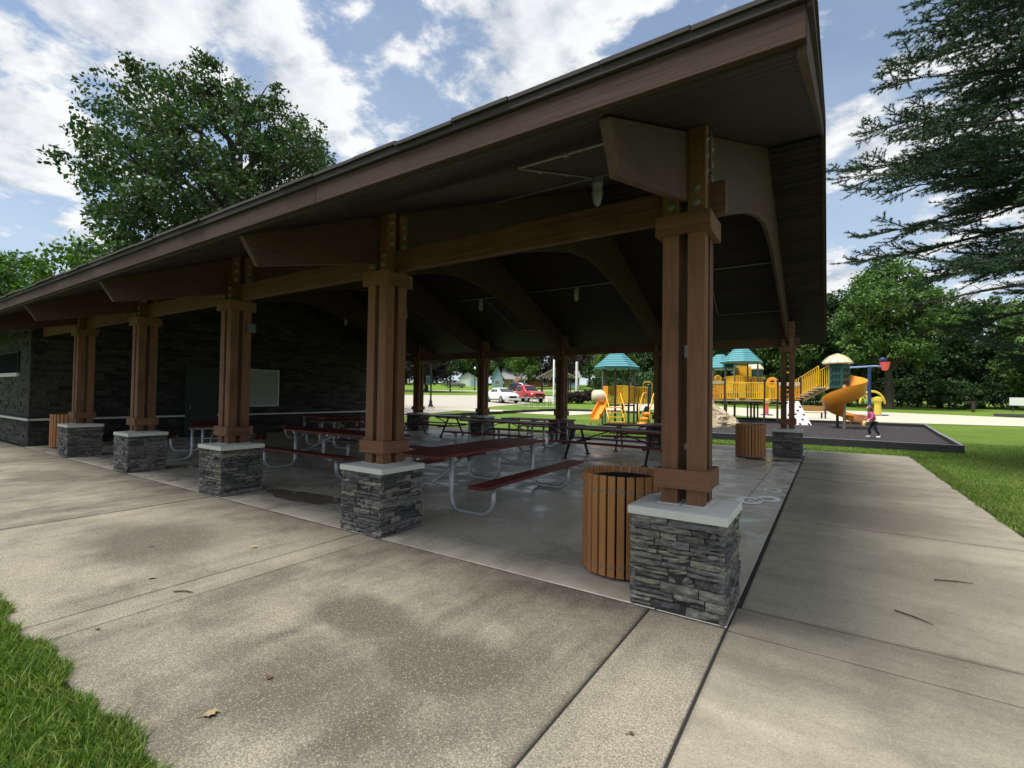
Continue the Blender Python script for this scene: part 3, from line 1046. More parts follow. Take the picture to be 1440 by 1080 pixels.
# ------------------------------------------------------------------ picnic tables
def u_frame_meshes(L):
    h, bh = 0.785, 0.455
    fx = 1.18 if L > 3 else 0.98
    d = {}
    def pipe(sy):
        yu, yb = 0.36 * sy, 1.07 * sy
        r = 0.19
        pts = [(0, yu, h - 0.03), (0, yu, r + 0.03)]
        for k in range(1, 6):
            a = k / 6 * PI / 2
            pts.append((0, yu + sy * r * (1 - math.cos(a)), 0.03 + r * (1 - math.sin(a))))
        pts.append((0, yu + sy * r, 0.03))
        pts.append((0, yb - sy * r, 0.03))
        for k in range(1, 6):
            a = k / 6 * PI / 2
            pts.append((0, yb - sy * r + sy * r * math.sin(a), 0.03 + r * (1 - math.cos(a))))
        pts += [(0, yb, r + 0.03), (0, yb, bh - 0.035)]
        return MB().tube(pts, 0.037, 10).mesh('leg', M['galv'], True)
    d['leg'] = (pipe(-1), pipe(1))
    d['top'] = MB().box(-L / 2, L / 2, -0.068, 0.068, h - 0.02, h + 0.022).mesh('top_plank', M['table_red'])
    d['bench'] = MB().box(-L / 2, L / 2, -0.066, 0.066, bh - 0.02, bh + 0.022).mesh('bench_plank', M['table_red'])
    d['cross'] = MB().box(-0.03, 0.03, -0.42, 0.42, h - 0.056, h - 0.021).mesh('crosspiece', M['galv'])
    d['bcross'] = MB().box(-0.03, 0.03, -0.14, 0.14, bh - 0.046, bh - 0.021).mesh('bench_bracket', M['galv'])
    d['brace'] = MB().tube([(fx - 0.02, 0, 0.36), (0.22, 0, h - 0.04)], 0.017, 8).mesh('brace', M['galv'], True)
    d['tie'] = MB().tube([(fx, -0.36, 0.34), (fx, 0.36, 0.34)], 0.017, 8).mesh('tie_bar', M['galv'], True)
    return d, fx
def bevelled(o, w=0.008):
    md = o.modifiers.new('bevel', 'BEVEL')
    md.width = w
    md.segments = 2
    md.limit_method = 'ANGLE'
    return o
def u_table(label, x, y, rz, L=3.15):
    d, fx = u_frame_meshes(L)
    t = thing('picnic_table', label, 'picnic table', (x, y, 0.0), rz, 'picnic tables under the roof')
    for k in range(6):
        bevelled(link_mesh('top_plank', d['top'], t, (0, (k - 2.5) * 0.143, 0)))
    for s in (-1, 1):
        for k in (-0.5, 0.5):
            bevelled(link_mesh('bench_plank', d['bench'], t, (0, s * 1.07 + k * 0.139, 0)))
        for e in (-1, 1):
            link_mesh('leg', d['leg'][0 if s < 0 else 1], t, (e * fx, 0, 0))
            link_mesh('bench_bracket', d['bcross'], t, (e * fx, s * 1.07, 0))
    for e in (0, PI):
        link_mesh('crosspiece', d['cross'], t, (fx if e == 0 else -fx, 0, 0))
        link_mesh('brace', d['brace'], t, rot=(0, 0, e))
        link_mesh('tie_bar', d['tie'], t, rot=(0, 0, e))
    link_mesh('crosspiece', d['cross'], t)
    return t
def a_table(label, x, y, rz, L=2.5):
    """A-frame table with splayed flat-steel legs"""
    h, bh = 0.77, 0.45
    t = thing('picnic_table', label, 'picnic table', (x, y, 0.0), rz, 'picnic tables under the roof')
    top = MB().box(-L / 2, L / 2, -0.07, 0.07, h - 0.02, h + 0.022).mesh('top_plank', M['table_red'])
    ben = MB().box(-L / 2, L / 2, -0.066, 0.066, bh - 0.02, bh + 0.022).mesh('bench_plank', M['table_red'])
    for k in range(5):
        bevelled(link_mesh('top_plank', top, t, (0, (k - 2) * 0.148, 0)))
    for s in (-1, 1):
        for k in (-0.5, 0.5):
            bevelled(link_mesh('bench_plank', ben, t, (0, s * 0.70 + k * 0.139, 0)))
    for e in (-1, 1):
        x0 = e * (L / 2 - 0.42)
        for s in (-1, 1):
            MB().bar((x0, s * 0.24, h - 0.05), (x0, s * 0.66, 0.03), 0.045, 0.05).bar((x0 - 0.06, s * 0.68, 0.013), (x0 + 0.06, s * 0.68, 0.013), 0.10, 0.026).build('leg', M['black_metal'], t)
        MB().bar((x0, -0.84, bh - 0.045), (x0, 0.84, bh - 0.045), 0.04, 0.045).build('bench_bearer', M['black_metal'], t)
        MB().bar((x0, -0.36, h - 0.04), (x0, 0.36, h - 0.04), 0.04, 0.035).build('crosspiece', M['black_metal'], t)
        MB().bar((x0, 0, bh - 0.03), (e * 0.12, 0, h - 0.04), 0.03, 0.03).build('brace', M['black_metal'], t)
    return t
u_table('long red picnic table standing lengthways just right of the second stone pier', -4.22, 2.62, PI / 2 + R(2.0))
u_table('red picnic table seen broadside between the second and third stone piers', -8.15, 2.95, R(0.5))
u_table('dark red picnic table in the middle of the floor beyond the lengthways table', -8.0, 9.0, R(1))
a_table('picnic table seen broadside behind the slatted litter bin at the near pier', -4.05, 8.2, R(-2), 3.0)
a_table('black-legged picnic table at the back by the middle rear pier', -4.0, 10.9, R(12), 2.6)
u_table('rear picnic table beside the third rear pier, top shining with daylight', -8.1, 11.2, R(3), 2.6)
a_table('thin-legged picnic table at the back edge by the lamp post', -12.7, 10.7, R(0), 2.9)
u_table('picnic table in the shade standing end-on behind the third and fourth piers', -12.6, 2.4, R(150), 2.5)
u_table('grey-legged picnic table in the dark under the serving shutter', -14.2, 7.0, R(0), 2.6)
u_table('dim picnic table deep in the shade by the stone wall ledge', -12.0, 6.3, R(88), 2.6)

# ------------------------------------------------------------------ slatted litter bins
slat_me = {}
def litter_bin(label, x, y, n=28, r=0.372, h=0.93, paint='slat'):
    t = thing('litter_bin', label, 'litter bin', (x, y, 0.0), 0.3, 'slatted litter bins')
    if 's' not in slat_me:
        m = MB()
        w = 2 * PI * r / n * 0.80
        for z0, z1, o in ((0.03, h, 0),):
            m.hexa([(-w / 2, -0.012, z0), (w / 2, -0.012, z0), (w / 2, 0.012, z0), (-w / 2, 0.012, z0), (-w / 2, -0.012, z1), (w / 2, -0.012, z1), (w / 2, 0.012, z1), (-w / 2, 0.012, z1)])
        slat_me['s'] = m.mesh('slat', M['slat'])
    MB().lathe([(0.0, 0.05), (r - 0.055, 0.05), (r - 0.055, h - 0.06), (r - 0.075, h - 0.06), (r - 0.075, 0.08), (0, 0.08)], 28).build('liner', M['dark_in'], t, 40)
    for z in (0.10, h - 0.17):
        MB().lathe([(r - 0.030, z), (r - 0.014, z), (r - 0.014, z + 0.05), (r - 0.030, z + 0.05), (r - 0.030, z)], 28).build('hoop', M['black_metal'], t, 40)
    for k in range(n):
        a = 2 * PI * k / n
        o = link_mesh('slat', slat_me['s'], t, (r * math.cos(a), r * math.sin(a), 0), (0, 0, a + PI / 2))
        md = o.modifiers.new('bevel', 'BEVEL')
        md.width = 0.004
        md.segments = 1
        for z in (0.115, h - 0.135):
            link_mesh('bolt', bolt_me, o, (0, -0.012, z), (PI / 2, 0, 0), (0.55, 0.55, 0.3))
            link_mesh('bolt', bolt_me, o, (0, -0.012, z), (PI / 2, 0, 0), (0.55, 0.55, 0.3)) if False else None
    return t
litter_bin('brown slatted litter bin tucked against the nearest stone pier', -1.03, 0.715)
litter_bin('slatted litter bin in shade beside the far corner pier', -1.21, 11.25)
litter_bin('sunlit slatted litter bin between stone wall corner and fifth pier', -17.35, 0.72)

# ------------------------------------------------------------------ water and litter on the ground
def puddle_mat():
    t = NT('rain puddle')
    return t.fin((0.20, 0.176, 0.13, 1), 0.10, 0.5)
M['puddle'] = puddle_mat()
def puddle(x, y, rx, ry, seed, label, rz=0.0, z=0.006, group=None, name='puddle'):
    r = random.Random(seed)
    ph = [r.uniform(0, 6.28) for _ in range(5)]
    n = 48
    vs = [(0, 0, 0)]
    for k in range(n):
        a = 2 * PI * k / n
        q = 1 + 0.16 * math.sin(2 * a + ph[0]) + 0.10 * math.sin(3 * a + ph[1]) + 0.07 * math.sin(5 * a + ph[2]) + 0.04 * math.sin(9 * a + ph[3])
        vs.append((rx * q * math.cos(a), ry * q * math.sin(a), 0))
    m = MB().add(vs, [(0, k + 1, (k + 1) % n + 1) for k in range(n)])
    o = m.build(name, M['puddle'], loc=(x, y, z))
    o.rotation_euler.z = rz
    return tag(o, label, 'puddle', group)
puddle(-6.25, 0.78, 0.78, 0.30, 1, 'brown rain puddle on the floor between the second and third piers')
puddle(-0.86, 10.75, 0.46, 0.17, 2, 'dark wet patch in front of the far slatted bin', -0.2)
puddle(-0.25, 10.95, 0.35, 0.16, 3, 'small wet patch at the foot of the far corner pier')
M['salt'] = plain('white water stain', (0.90, 0.90, 0.88, 1), 0.9, var=0.06, nscale=14)
def ring(x, y, r0, r1, label, seed):
    r = random.Random(seed)
    n = 40
    ph = [r.uniform(0, 6.28) for _ in range(4)]
    vs = []
    for k in range(n):
        a = 2 * PI * k / n
        q = 1 + 0.10 * math.sin(3 * a + ph[0]) + 0.06 * math.sin(5 * a + ph[1])
        w = 1 + 0.28 * math.sin(a + ph[2])
        vs += [(r0 * q * math.cos(a), r0 * q * 1.5 * math.sin(a), 0), ((r0 + (r1 - r0) * w) * math.cos(a), (r0 + (r1 - r0) * w) * 1.5 * math.sin(a), 0)]
    m = MB().add(vs, [(2 * k, 2 * k + 1, (2 * k + 3) % (2 * n), (2 * k + 2) % (2 * n)) for k in range(n)])
    return tag(m.build('chalk_ring', M['salt'], loc=(x, y, 0.005)), label, 'stain')
ring(-0.42, 4.85, 0.11, 0.20, 'broad white ring of dried water nearest on the floor edge', 1)
ring(-0.20, 5.15, 0.09, 0.17, 'white ring stain touching the broad one on its far right', 2)
ring(-0.22, 6.05, 0.10, 0.14, 'thin pale ring stain farthest along the floor edge', 3)
M['leaf_litter'] = plain('dry leaf', (0.30, 0.24, 0.13, 1), 0.8, var=0.4)
M['leaf_brown'] = plain('brown leaf', (0.10, 0.05, 0.03, 1), 0.8, var=0.4)
def fallen_leaf(x, y, s, rz, mat, label, z=0.004):
    s *= 0.62
    rr = random.Random(int(abs(x * 1000)))
    vs, n = [(0, 0, 0.006)], 16
    for k in range(n):
        a = 2 * PI * k / n
        q = s * ((1.0, 0.62, 0.80, 0.55)[k % 4]) * (1.0 + 0.35 * math.cos(a)) * rr.uniform(0.8, 1.15)
        vs.append((q * math.cos(a), q * math.sin(a) * 0.85, 0.003 + s * rr.uniform(0, 0.28)))
    m = MB().add(vs, [(0, k + 1, (k + 1) % n + 1) for k in range(n)])
    m.bar((-s * 0.4, 0, 0.003), (-s * 1.5, 0.1 * s, 0.004), 0.003, 0.003)
    o = m.build('fallen_leaf', mat, loc=(x, y, z))
    o.rotation_euler.z = rz
    return tag(o, label, 'leaf', 'leaves fallen on the pavement')
fallen_leaf(-4.33, -1.96, 0.055, 0.4, M['leaf_litter'], 'pale dry leaf on the pavement near the brown twig')
fallen_leaf(-4.43, -1.0, 0.055, 2.0, M['leaf_litter'], 'pale curled leaf on the stained slab in front of the third pier')
fallen_leaf(-2.0, -2.55, 0.07, 1.1, M['leaf_litter'], 'greenish leaf lying at the grass edge, bottom left')
fallen_leaf(-3.55, -2.55, 0.035, 0.2, M['leaf_brown'], 'small red-brown leaf by the long pavement joint')
fallen_leaf(-2.05, -2.2, 0.045, 3.0, M['leaf_brown'], 'dark brown leaf curled on the open pavement')
fallen_leaf(-0.18, -1.46, 0.030, 0.9, M['leaf_brown'], 'tiny rust-brown leaf between the two joints in front of the near pier')
fallen_leaf(-5.3, -1.6, 0.04, 0.9, M['leaf_brown'], 'dark leaf on the stained slab far left')
def twig(p, label):
    o = MB().tube(p, [0.006] * (len(p) - 1) + [0.003], 6).build('twig', M['bark'])
    return tag(o, label, 'twig', None)
twig([(-3.83, -1.98, 0.009), (-3.76, -1.92, 0.011), (-3.69, -1.90, 0.009)], 'short brown twig on the pavement beside the pale leaf')
twig([(1.44, 2.10, 0.006), (1.60, 2.16, 0.007), (1.72, 2.18, 0.006)], 'thin dark twig lying on the side pavement, farther')
twig([(1.06, 1.06, 0.006), (1.17, 1.0, 0.007), (1.27, 0.92, 0.006)], 'pale thin twig lying on the side pavement, nearer')
# ------------------------------------------------------------------ playground
M['yellow'] = plain('yellow coated steel', (0.80, 0.46, 0.032, 1), 0.38, var=0.10)
M['orange'] = plain('orange moulded plastic', (0.80, 0.30, 0.030, 1), 0.36, var=0.10)
M['teal'] = plain('teal roof plastic', (0.075, 0.26, 0.285, 1), 0.5, var=0.2, nscale=3)
M['dgreen'] = plain('dark green plastic', (0.012, 0.075, 0.070, 1), 0.45)
M['tan'] = plain('tan plastic', (0.50, 0.42, 0.25, 1), 0.55)
M['cream'] = plain('cream plastic', (0.66, 0.58, 0.40, 1), 0.5)
M['post_brown'] = plain('brown post', (0.045, 0.028, 0.025, 1), 0.45)
M['post_grey'] = plain('grey post', (0.13, 0.13, 0.12, 1), 0.5)
M['pink_panel'] = plain('pale climbing panel', (0.66, 0.60, 0.60, 1), 0.5)
M['rock'] = plain('moulded rock', (0.46, 0.37, 0.24, 1), 0.85, var=0.25, nscale=2.5, bump=0.5)
M['border'] = plain('black timber edging', (0.020, 0.020, 0.024, 1), 0.55)
M['border_top'] = plain('worn edging top', (0.20, 0.20, 0.22, 1), 0.6, var=0.3)
# the bed of mulch and its edging
BED = [(-19.0, 17.9), (-9.0, 17.25), (-3.4, 16.9), (4.2, 17.0), (5.25, 32.4), (-1.0, 32.5), (-10.5, 32.3), (-17.0, 29.0)]
def bed():
    vs = [(-6, 25, 0.09)] + [(x, y, gz(x, y) * 0.6 + 0.07) for x, y in BED]
    n = len(BED)
    struct(MB().add(vs, [(0, k + 1, (k + 1) % n + 1) for k in range(n)]).build('mulch_bed', M['mulch']))
    t = thing('bed_edging', 'black edging boards with worn grey tops round the mulch bed', 'edging')
    t['kind'] = 'thing'
    for k in range(n):
        a, b = Vector((*BED[k], 0)), Vector((*BED[(k + 1) % n], 0))
        L = (b - a).length
        m = max(1, round(L / 1.9))
        for i in range(m):
            p, q = a.lerp(b, i / m + 0.004 / L), a.lerp(b, (i + 1) / m - 0.004 / L)
            zb = gz(p.x, p.y) - 0.04
            zt = max(zb + 0.2, 0.235 + gz(p.x, p.y) * 0.6) + (i % 3) * 0.004
            bd = MB().bar((p.x, p.y, (zb + zt) / 2), (q.x, q.y, (zb + zt) / 2), 0.09, zt - zb).build('edging_board', M['border'], t)
            MB().bar((p.x, p.y, zt + 0.006), (q.x, q.y, zt + 0.006), 0.094, 0.010).build('worn_top', M['border_top'], bd)
bed()
PZ = 0.09
bal_me = MB().box(-0.021, 0.021, -0.021, 0.021, 0, 1).mesh('baluster', M['yellow'])
def rail(parent, a, b, h0, h1, n, name='guard_rail', mat='yellow'):
    """a panel of upright bars between two points, bottoms at h0 and tops h1 above the given points"""
    a, b = Vector(a), Vector(b)
    m = MB()
    m.tube([a + Vector((0, 0, h0)), b + Vector((0, 0, h0))], 0.032, 6).tube([a + Vector((0, 0, h1)), b + Vector((0, 0, h1))], 0.032, 6)
    for p in (a, b):
        m.tube([p + Vector((0, 0, h0)), p + Vector((0, 0, h1))], 0.032, 6)
    o = m.build(name, M[mat], parent)
    for k in range(1, n):
        p = a.lerp(b, k / n)
        link_mesh('baluster', bal_me, o, (p.x, p.y, p.z + h0), scale=(1, 1, h1 - h0))
    return o
def post(parent, x, y, z1, mat='post_brown', r=0.06, cap=None):
    o = MB().tube([(x, y, -0.1), (x, y, z1)], r, 10).build('post', M[mat], parent, 40)
    if cap:
        MB().lathe([(r + 0.01, z1), (r + 0.012, z1 + 0.03), (r * 0.6, z1 + 0.06), (0, z1 + 0.07)], 10, (x, y, 0)).build('post_cap', M[cap], o, 40)
    return o
def solid_panel(parent, a, b, h0, h1, mat, holes=0, name='panel', th=0.04):
    a, b = Vector(a), Vector(b)
    if not holes:
        m = MB().bar(a + Vector((0, 0, (h0 + h1) / 2)), b + Vector((0, 0, (h0 + h1) / 2)), th, h1 - h0)
        return m.build(name, M[mat], parent, bevel=0.012)
    # frame with rows of openings
    m = MB()
    H = h1 - h0
    cols, rows = holes, 3
    for i in range(cols + 1):
        p = a.lerp(b, i / cols)
        w = (b - a).normalized() * 0.06
        m.bar(p - w + Vector((0, 0, h0 + H / 2)), p + w + Vector((0, 0, h0 + H / 2)), th, H)
    for j in range(rows + 1):
        z = h0 + H * j / rows
        m.bar(a + Vector((0, 0, z)), b + Vector((0, 0, z)), th * 0.9, 0.10)
    return m.build(name, M[mat], parent)
def hip_roof(parent, x, y, r, z0, z1, n, rtop, skirt=0.16, rows=5, mat='teal', rot=0.0):
    """ribbed many-sided roof with stepped courses"""
    prof = [(r * 0.985, z0 - skirt)]
    for k in range(rows):
        f, f2 = k / rows, (k + 1) / rows
        ra, rb = r + (rtop - r) * f, r + (rtop - r) * f2
        za, zb = z0 + (z1 - z0) * f, z0 + (z1 - z0) * f2
        prof += [(ra + 0.035, za), (rb + 0.01, zb - 0.01)]
    prof += [(rtop, z1), (0, z1 + 0.02)]
    m = MB().lathe(prof, n, (0, 0, 0), a0=rot, a1=rot + 2 * PI)
    m.lathe([(0, z0 - skirt * 0.5), (r * 0.97, z0 - skirt * 0.9)], n, a0=rot, a1=rot + 2 * PI)
    return m.build('roof', M[mat], parent, loc=(x, y, 0))
def arch_handle(parent, a, b, h, name='grab_rail', mat='yellow', r=0.028):
    a, b = Vector(a), Vector(b)
    c = [a, a + Vector((0, 0, h - 0.12)), a.lerp(b, 0.12) + Vector((0, 0, h - 0.03)), a.lerp(b, 0.3) + Vector((0, 0, h)), a.lerp(b, 0.7) + Vector((0, 0, h)), a.lerp(b, 0.88) + Vector((0, 0, h - 0.03)), b + Vector((0, 0, h - 0.12)), b]
    return MB().tube(c, r, 7).build(name, M[mat], parent, True)
def trough(parent, path, w, hwall, mat, th=0.035, name='slide', closed=None):
    """slide chute: open channel lofted along (point, side-vector) pairs"""
    rings = []
    for p, sd in path:
        p, sd = Vector(p), Vector(sd).normalized()
        q = []
        prof = [(-0.5, 1), (-0.5, 0.28), (-0.36, 0.04), (0.0, 0.0), (0.36, 0.04), (0.5, 0.28), (0.5, 1)]
        out = [(0.5 + th / w, 1), (0.5 + th / w, 0.2), (0.38, -0.10), (0, -0.14), (-0.38, -0.10), (-0.5 - th / w, 0.2), (-0.5 - th / w, 1)]
        for u, v in prof + out:
            q.append(p + sd * (u * w) + Vector((0, 0, v * hwall)))
        rings.append(q)
    return MB().loft(rings).build(name, M[mat], parent, 50)

# --- small tower with teal six-sided roof
def small_tower():
    X, Y0 = -9.05, 21.3
    t = thing('play_tower', 'small yellow play tower with six-sided teal roof and short slide', 'play tower', (X, Y0, PZ))
    # local axes: u along the camera's right, v away from it
    U, V = Vector((0.80, 0.60, 0)), Vector((-0.60, 0.80, 0))
    def L(u, v, z=0.0):
        return tuple(U * u + V * v + Vector((0, 0, z)))
    D = 1.12
    ring = [(-0.85, -0.35), (-0.30, -0.85), (0.42, -0.85), (0.90, -0.25), (0.55, 0.65), (-0.45, 0.65)]
    for k, (u, v) in enumerate(ring):
        p = L(u, v)
        post(t, p[0], p[1], 3.05, 'post_brown' if k in (1, 2) else 'post_grey', 0.055)
    MB().prism([(L(u, v)[0], L(u, v)[1]) for u, v in ring], D - 0.07, D, 'Z').build('deck', M['post_brown'], t)
    hip_roof(t, 0, 0, 1.18, 3.16, 3.95, 6, 0.30, 0.14, 6, rot=0.35)
    rail(t, L(-0.28, -0.86), L(0.42, -0.86), D + 0.08, D + 0.98, 9)
    solid_panel(t, L(0.12, -0.87), L(0.40, -0.87), D + 0.1, D + 0.96, 'yellow')
    rail(t, L(0.42, -0.84), L(0.90, -0.26), D + 0.08, D + 0.98, 8)
    rail(t, L(0.90, -0.25), L(1.75, -0.10), D + 0.08, D + 0.95, 9)
    rail(t, L(0.55, 0.65), L(-0.45, 0.65), D + 0.08, D + 0.98, 12)
    solid_panel(t, L(-0.86, -0.36), L(-0.62, -0.60), D, D + 0.98, 'orange')
    # hooded slide going left and towards us
    h = MB().lathe([(0.02, -0.34), (0.26, -0.32), (0.36, -0.2), (0.38, 0.2), (0.36, 0.34)], 14)
    hd = h.build('slide_hood', M['cream'], t, True, loc=L(-1.05, -0.2, D + 0.42))
    hd.rotation_euler = (PI / 2, 0, math.atan2(U.y, U.x) + PI / 2)
    pth = []
    for k in range(9):
        f = k / 8
        u = -0.80 - 0.75 * f
        v = -0.45 - 1.1 * f
        z = D - (D - 0.33) * min(1, f * 1.12) + (0.03 if f > 0.9 else 0)
        pth.append((L(u, v, z), (V * 0.56 - U * 0.83)))
    trough(t, pth, 0.46, 0.30, 'orange')
    arch_handle(t, L(-1.75, -1.55, 0), L(-1.40, -1.75, 0), 0.42, 'slide_leg')
    # stairs in front
    for k in range(4):
        z = 0.25 + k * 0.24
        v = -1.75 + k * 0.24
        MB().bar(L(-0.85, v, z), L(-0.05, v, z), 0.25, 0.05).build('stair_tread', M['yellow'], t)
    for u in (-0.85, -0.05):
        MB().tube([L(u, -1.85, 0), L(u, -1.85, 0.85), L(u, -1.72, 0.98), L(u, -0.9, 1.72)], 0.028, 7).build('handrail', M['yellow'], t, True)
        MB().tube([L(u, -1.87, 0.2), L(u, -0.9, 1.1)], 0.03, 7).build('stair_string', M['yellow'], t, True)
    # climber with loops on the right
    for u in (1.15, 1.72):
        MB().tube([L(u - 0.32, -1.3, 0), L(u - 0.32, -1.3, 0.85), L(u - 0.05, -0.95, 1.55), L(u + 0.08, -0.8, 1.75), L(u + 0.32, -0.55, 1.78)], 0.034, 7).build('handrail', M['yellow'], t, True)
    arch_handle(t, L(1.45, -0.12, D), L(1.95, -0.05, D), 1.25)
    for k in range(3):
        MB().lathe([(0.0, 0.0), (0.22, 0.02), (0.26, 0.1), (0.22, 0.2), (0.0, 0.22)], 10).build('climbing_step', M['orange'], t, True, loc=L(1.0 + 0.18 * k, -1.2 + 0.15 * k, 0.02 + 0.26 * k))
    MB().lathe([(0.0, -0.3), (0.16, -0.27), (0.2, 0.1), (0.1, 0.3), (0, 0.3)], 10).build('climbing_pod', M['dgreen'], t, True, loc=L(1.75, 0.1, 0.75))
    solid_panel(t, L(1.72, 0.15), L(2.05, 0.3), D + 0.05, D + 0.98, 'dgreen')
    post(t, *L(1.75, -0.10)[:2], 2.2, 'post_brown', 0.05, 'teal')
    post(t, *L(1.25, 0.25)[:2], 2.2, 'post_brown', 0.05, 'teal')
small_tower()

# --- the large linked structure
def big_structure():
    t = thing('play_structure', 'long yellow play structure with teal peaked roofs and orange spiral slide', 'play structure', (0, 0, PZ))
    U = Vector((0.86, 0.51, 0))
    V = Vector((-0.51, 0.86, 0))
    O = Vector((-4.9, 28.4, 0))
    def L(u, v, z=0.0):
        return tuple(O + U * u + V * v + Vector((0, 0, z)))
    D = 1.45
    # front rail run, posts at intervals
    for u, z in ((-0.8, 2.75), (0.15, 2.75), (2.55, 2.75), (3.35, 2.7), (4.75, 2.9)):
        p = L(u, 0)
        post(t, p[0], p[1], z, 'post_brown', 0.06, 'post_grey')
    for u in (0.2, 2.5, 4.7):
        p = L(u, 1.7)
        post(t, p[0], p[1], 2.75, 'post_brown', 0.06)
    a = [L(-1.8, 0)[:2], L(4.8, 0)[:2], L(4.8, 1.7)[:2], L(-1.8, 1.7)[:2]]
    MB().prism(a, D - 0.08, D, 'Z').build('deck', M['tan'], t)
    solid_panel(t, L(-1.8, 0), L(-0.85, 0), D + 0.1, D + 1.1, 'orange', 3)
    solid_panel(t, L(-0.75, -0.02), L(0.1, -0.02), D + 0.95, D + 1.15, 'tan')
    solid_panel(t, L(-0.75, 0), L(0.1, 0), D + 0.1, D + 0.95, 'orange', 3)
    rail(t, L(0.2, 0), L(1.1, 0), D + 0.08, D + 1.08, 8)
    rail(t, L(1.1, 0), L(2.5, 0), D + 0.08, D + 1.08, 13)
    solid_panel(t, L(1.02, -0.04), L(1.42, -0.04), D + 0.12, D + 1.05, 'yellow')
    rail(t, L(2.6, 0), L(3.3, 0), D + 0.08, D + 1.08, 8)
    solid_panel(t, L(3.42, 0), L(4.7, 0), D + 0.1, D + 0.95, 'orange', 3)
    solid_panel(t, L(3.42, -0.02), L(4.7, -0.02), D + 0.90, D + 1.12, 'cream')
    rail(t, L(0.2, 1.7), L(2.5, 1.7), D + 0.08, D + 1.08, 20)
    rail(t, L(2.5, 1.7), L(4.7, 1.7), D + 0.08, D + 1.08, 18)
    arch_handle(t, L(3.75, 0.1, D + 1.0), L(4.35, 0.1, D + 1.0), 0.75)
    arch_handle(t, L(0.15, 1.6, D + 1.0), L(0.5, 1.6, D + 1.0), 0.55)
    # higher decks behind with the peaked roofs
    for (u, v, r, ze, za, nm) in ((2.2, 2.5, 1.30, 3.95, 5.05, 'a'), (1.6, 4.6, 1.25, 3.65, 4.65, 'b')):
        c = L(u, v)
        for du, dv in ((-0.75, -0.75), (0.75, -0.75), (0.75, 0.75), (-0.75, 0.75)):
            p = L(u + du, v + dv)
            post(t, p[0], p[1], ze, 'post_grey', 0.05)
        hip_roof(t, c[0], c[1], r, ze + 0.03, za, 8, 0.26, 0.10, 7, rot=0.3)
        zz = 2.0
        MB().prism([L(u - .8, v - .8)[:2], L(u + .8, v - .8)[:2], L(u + .8, v + .8)[:2], L(u - .8, v + .8)[:2]], zz - 0.07, zz, 'Z').build('deck', M['tan'], t)
        rail(t, L(u - 0.75, v - 0.76), L(u - 0.2, v - 0.76), zz + 0.08, zz + 1.0, 5)
        rail(t, L(u + 0.75, v - 0.75), L(u + 0.75, v + 0.75), zz + 0.08, zz + 1.0, 11)
        rail(t, L(u - 0.75, v - 0.75), L(u - 0.75, v + 0.75), zz + 0.08, zz + 1.0, 11)
        rail(t, L(u + 0.75, v + 0.75), L(u - 0.75, v + 0.75), zz + 0.08, zz + 1.0, 11)
    # small far turret
    c = L(4.0, 4.6)
    solid_panel(t, L(2.75, 4.2), L(3.55, 4.2), 2.7, 3.75, 'yellow')
    rail(t, L(2.55, 4.0), L(3.5, 4.0), 2.3, 3.8, 9)
    rail(t, L(2.6, 2.2), L(3.6, 2.2), 2.0, 2.95, 9)
    MB().lathe([(0.52, 2.45), (0.56, 2.5), (0.56, 3.55), (0.5, 3.6)], 12).build('turret_wall', M['dgreen'], t, 40, loc=(c[0], c[1], 0))
    MB().lathe([(0.60, 3.58), (0.62, 3.66), (0.42, 3.95), (0.15, 4.10), (0, 4.13)], 12).build('turret_roof', M['cream'], t, 40, loc=(c[0], c[1], 0))
    MB().tube([(c[0], c[1], 0), (c[0], c[1], 2.5)], 0.07, 8).build('post', M['post_brown'], t)
    w = MB().lathe([(0.16, -0.06), (0.34, -0.06), (0.36, 0), (0.34, 0.06), (0.16, 0.06), (0.16, -0.06)], 16, axis='Y').build('steering_wheel', M['orange'], t, 40, loc=L(3.75, 1.5, D + 1.15))
    # stepped bridge up to the slide tower on the right
    tw = Vector((1.15, 28.4, 0))
    a, b = Vector(L(4.85, 0.05)), tw + Vector((-0.50, -0.35, 0))
    a2 = a + Vector((0, 0, D + 0.02))
    b2 = b + Vector((0, 0, 2.28))
    for off in (0, 1.0):
        o = V * off
        rail(t, a2 + o, b2 + o, 0.10, 1.18, 13)
    for k in range(6):
        f = (k + 0.5) / 6
        c = a2.lerp(b2, f) + V * 0.5
        MB().obox(c, U * 0.19, V * 0.48, Vector((0, 0, 0.03))).build('bridge_step', M['tan'], t)
    MB().bar(a2 - V * 0.03 - Vector((0, 0, 0.03)), b2 - V * 0.03 - Vector((0, 0, 0.03)), 0.05, 0.16).build('bridge_string', M['tan'], t)
    # slide tower
    cx, cy = tw.x - 0.12, tw.y
    n = 6
    MB().lathe([(0.50, 2.15), (0.56, 2.2), (0.58, 3.50), (0.52, 3.52)], n, (0, 0, 0), a0=0.9, a1=0.9 + 2 * PI).build('tower_wall', M['dgreen'], t, loc=(cx, cy, 0))
    # lozenge openings on the two faces towards us
    for k in (3, 4):
        a0 = 0.9 + k * PI / 3
        p, q = Vector((0.58 * math.cos(a0), 0.58 * math.sin(a0), 0)), Vector((0.58 * math.cos(a0 + PI / 3), 0.58 * math.sin(a0 + PI / 3), 0))
        nn, e = ((p + q) / 2).normalized(), (q - p).normalized()
        lme = MB().obox((0, 0, 0), e * 0.045 + Vector((0, 0, 0.10)), e * 0.034, nn * 0.012).mesh('lattice_opening', M['dark_in'])
        for i in range(3):
            for j in range(3):
                c = p.lerp(q, 0.22 + 0.26 * i) + Vector((0, 0, 2.5 + 0.34 * j))
                link_mesh('lattice_opening', lme, t, c + Vector((cx, cy, 0)))
    dome = []
    rf = MB()
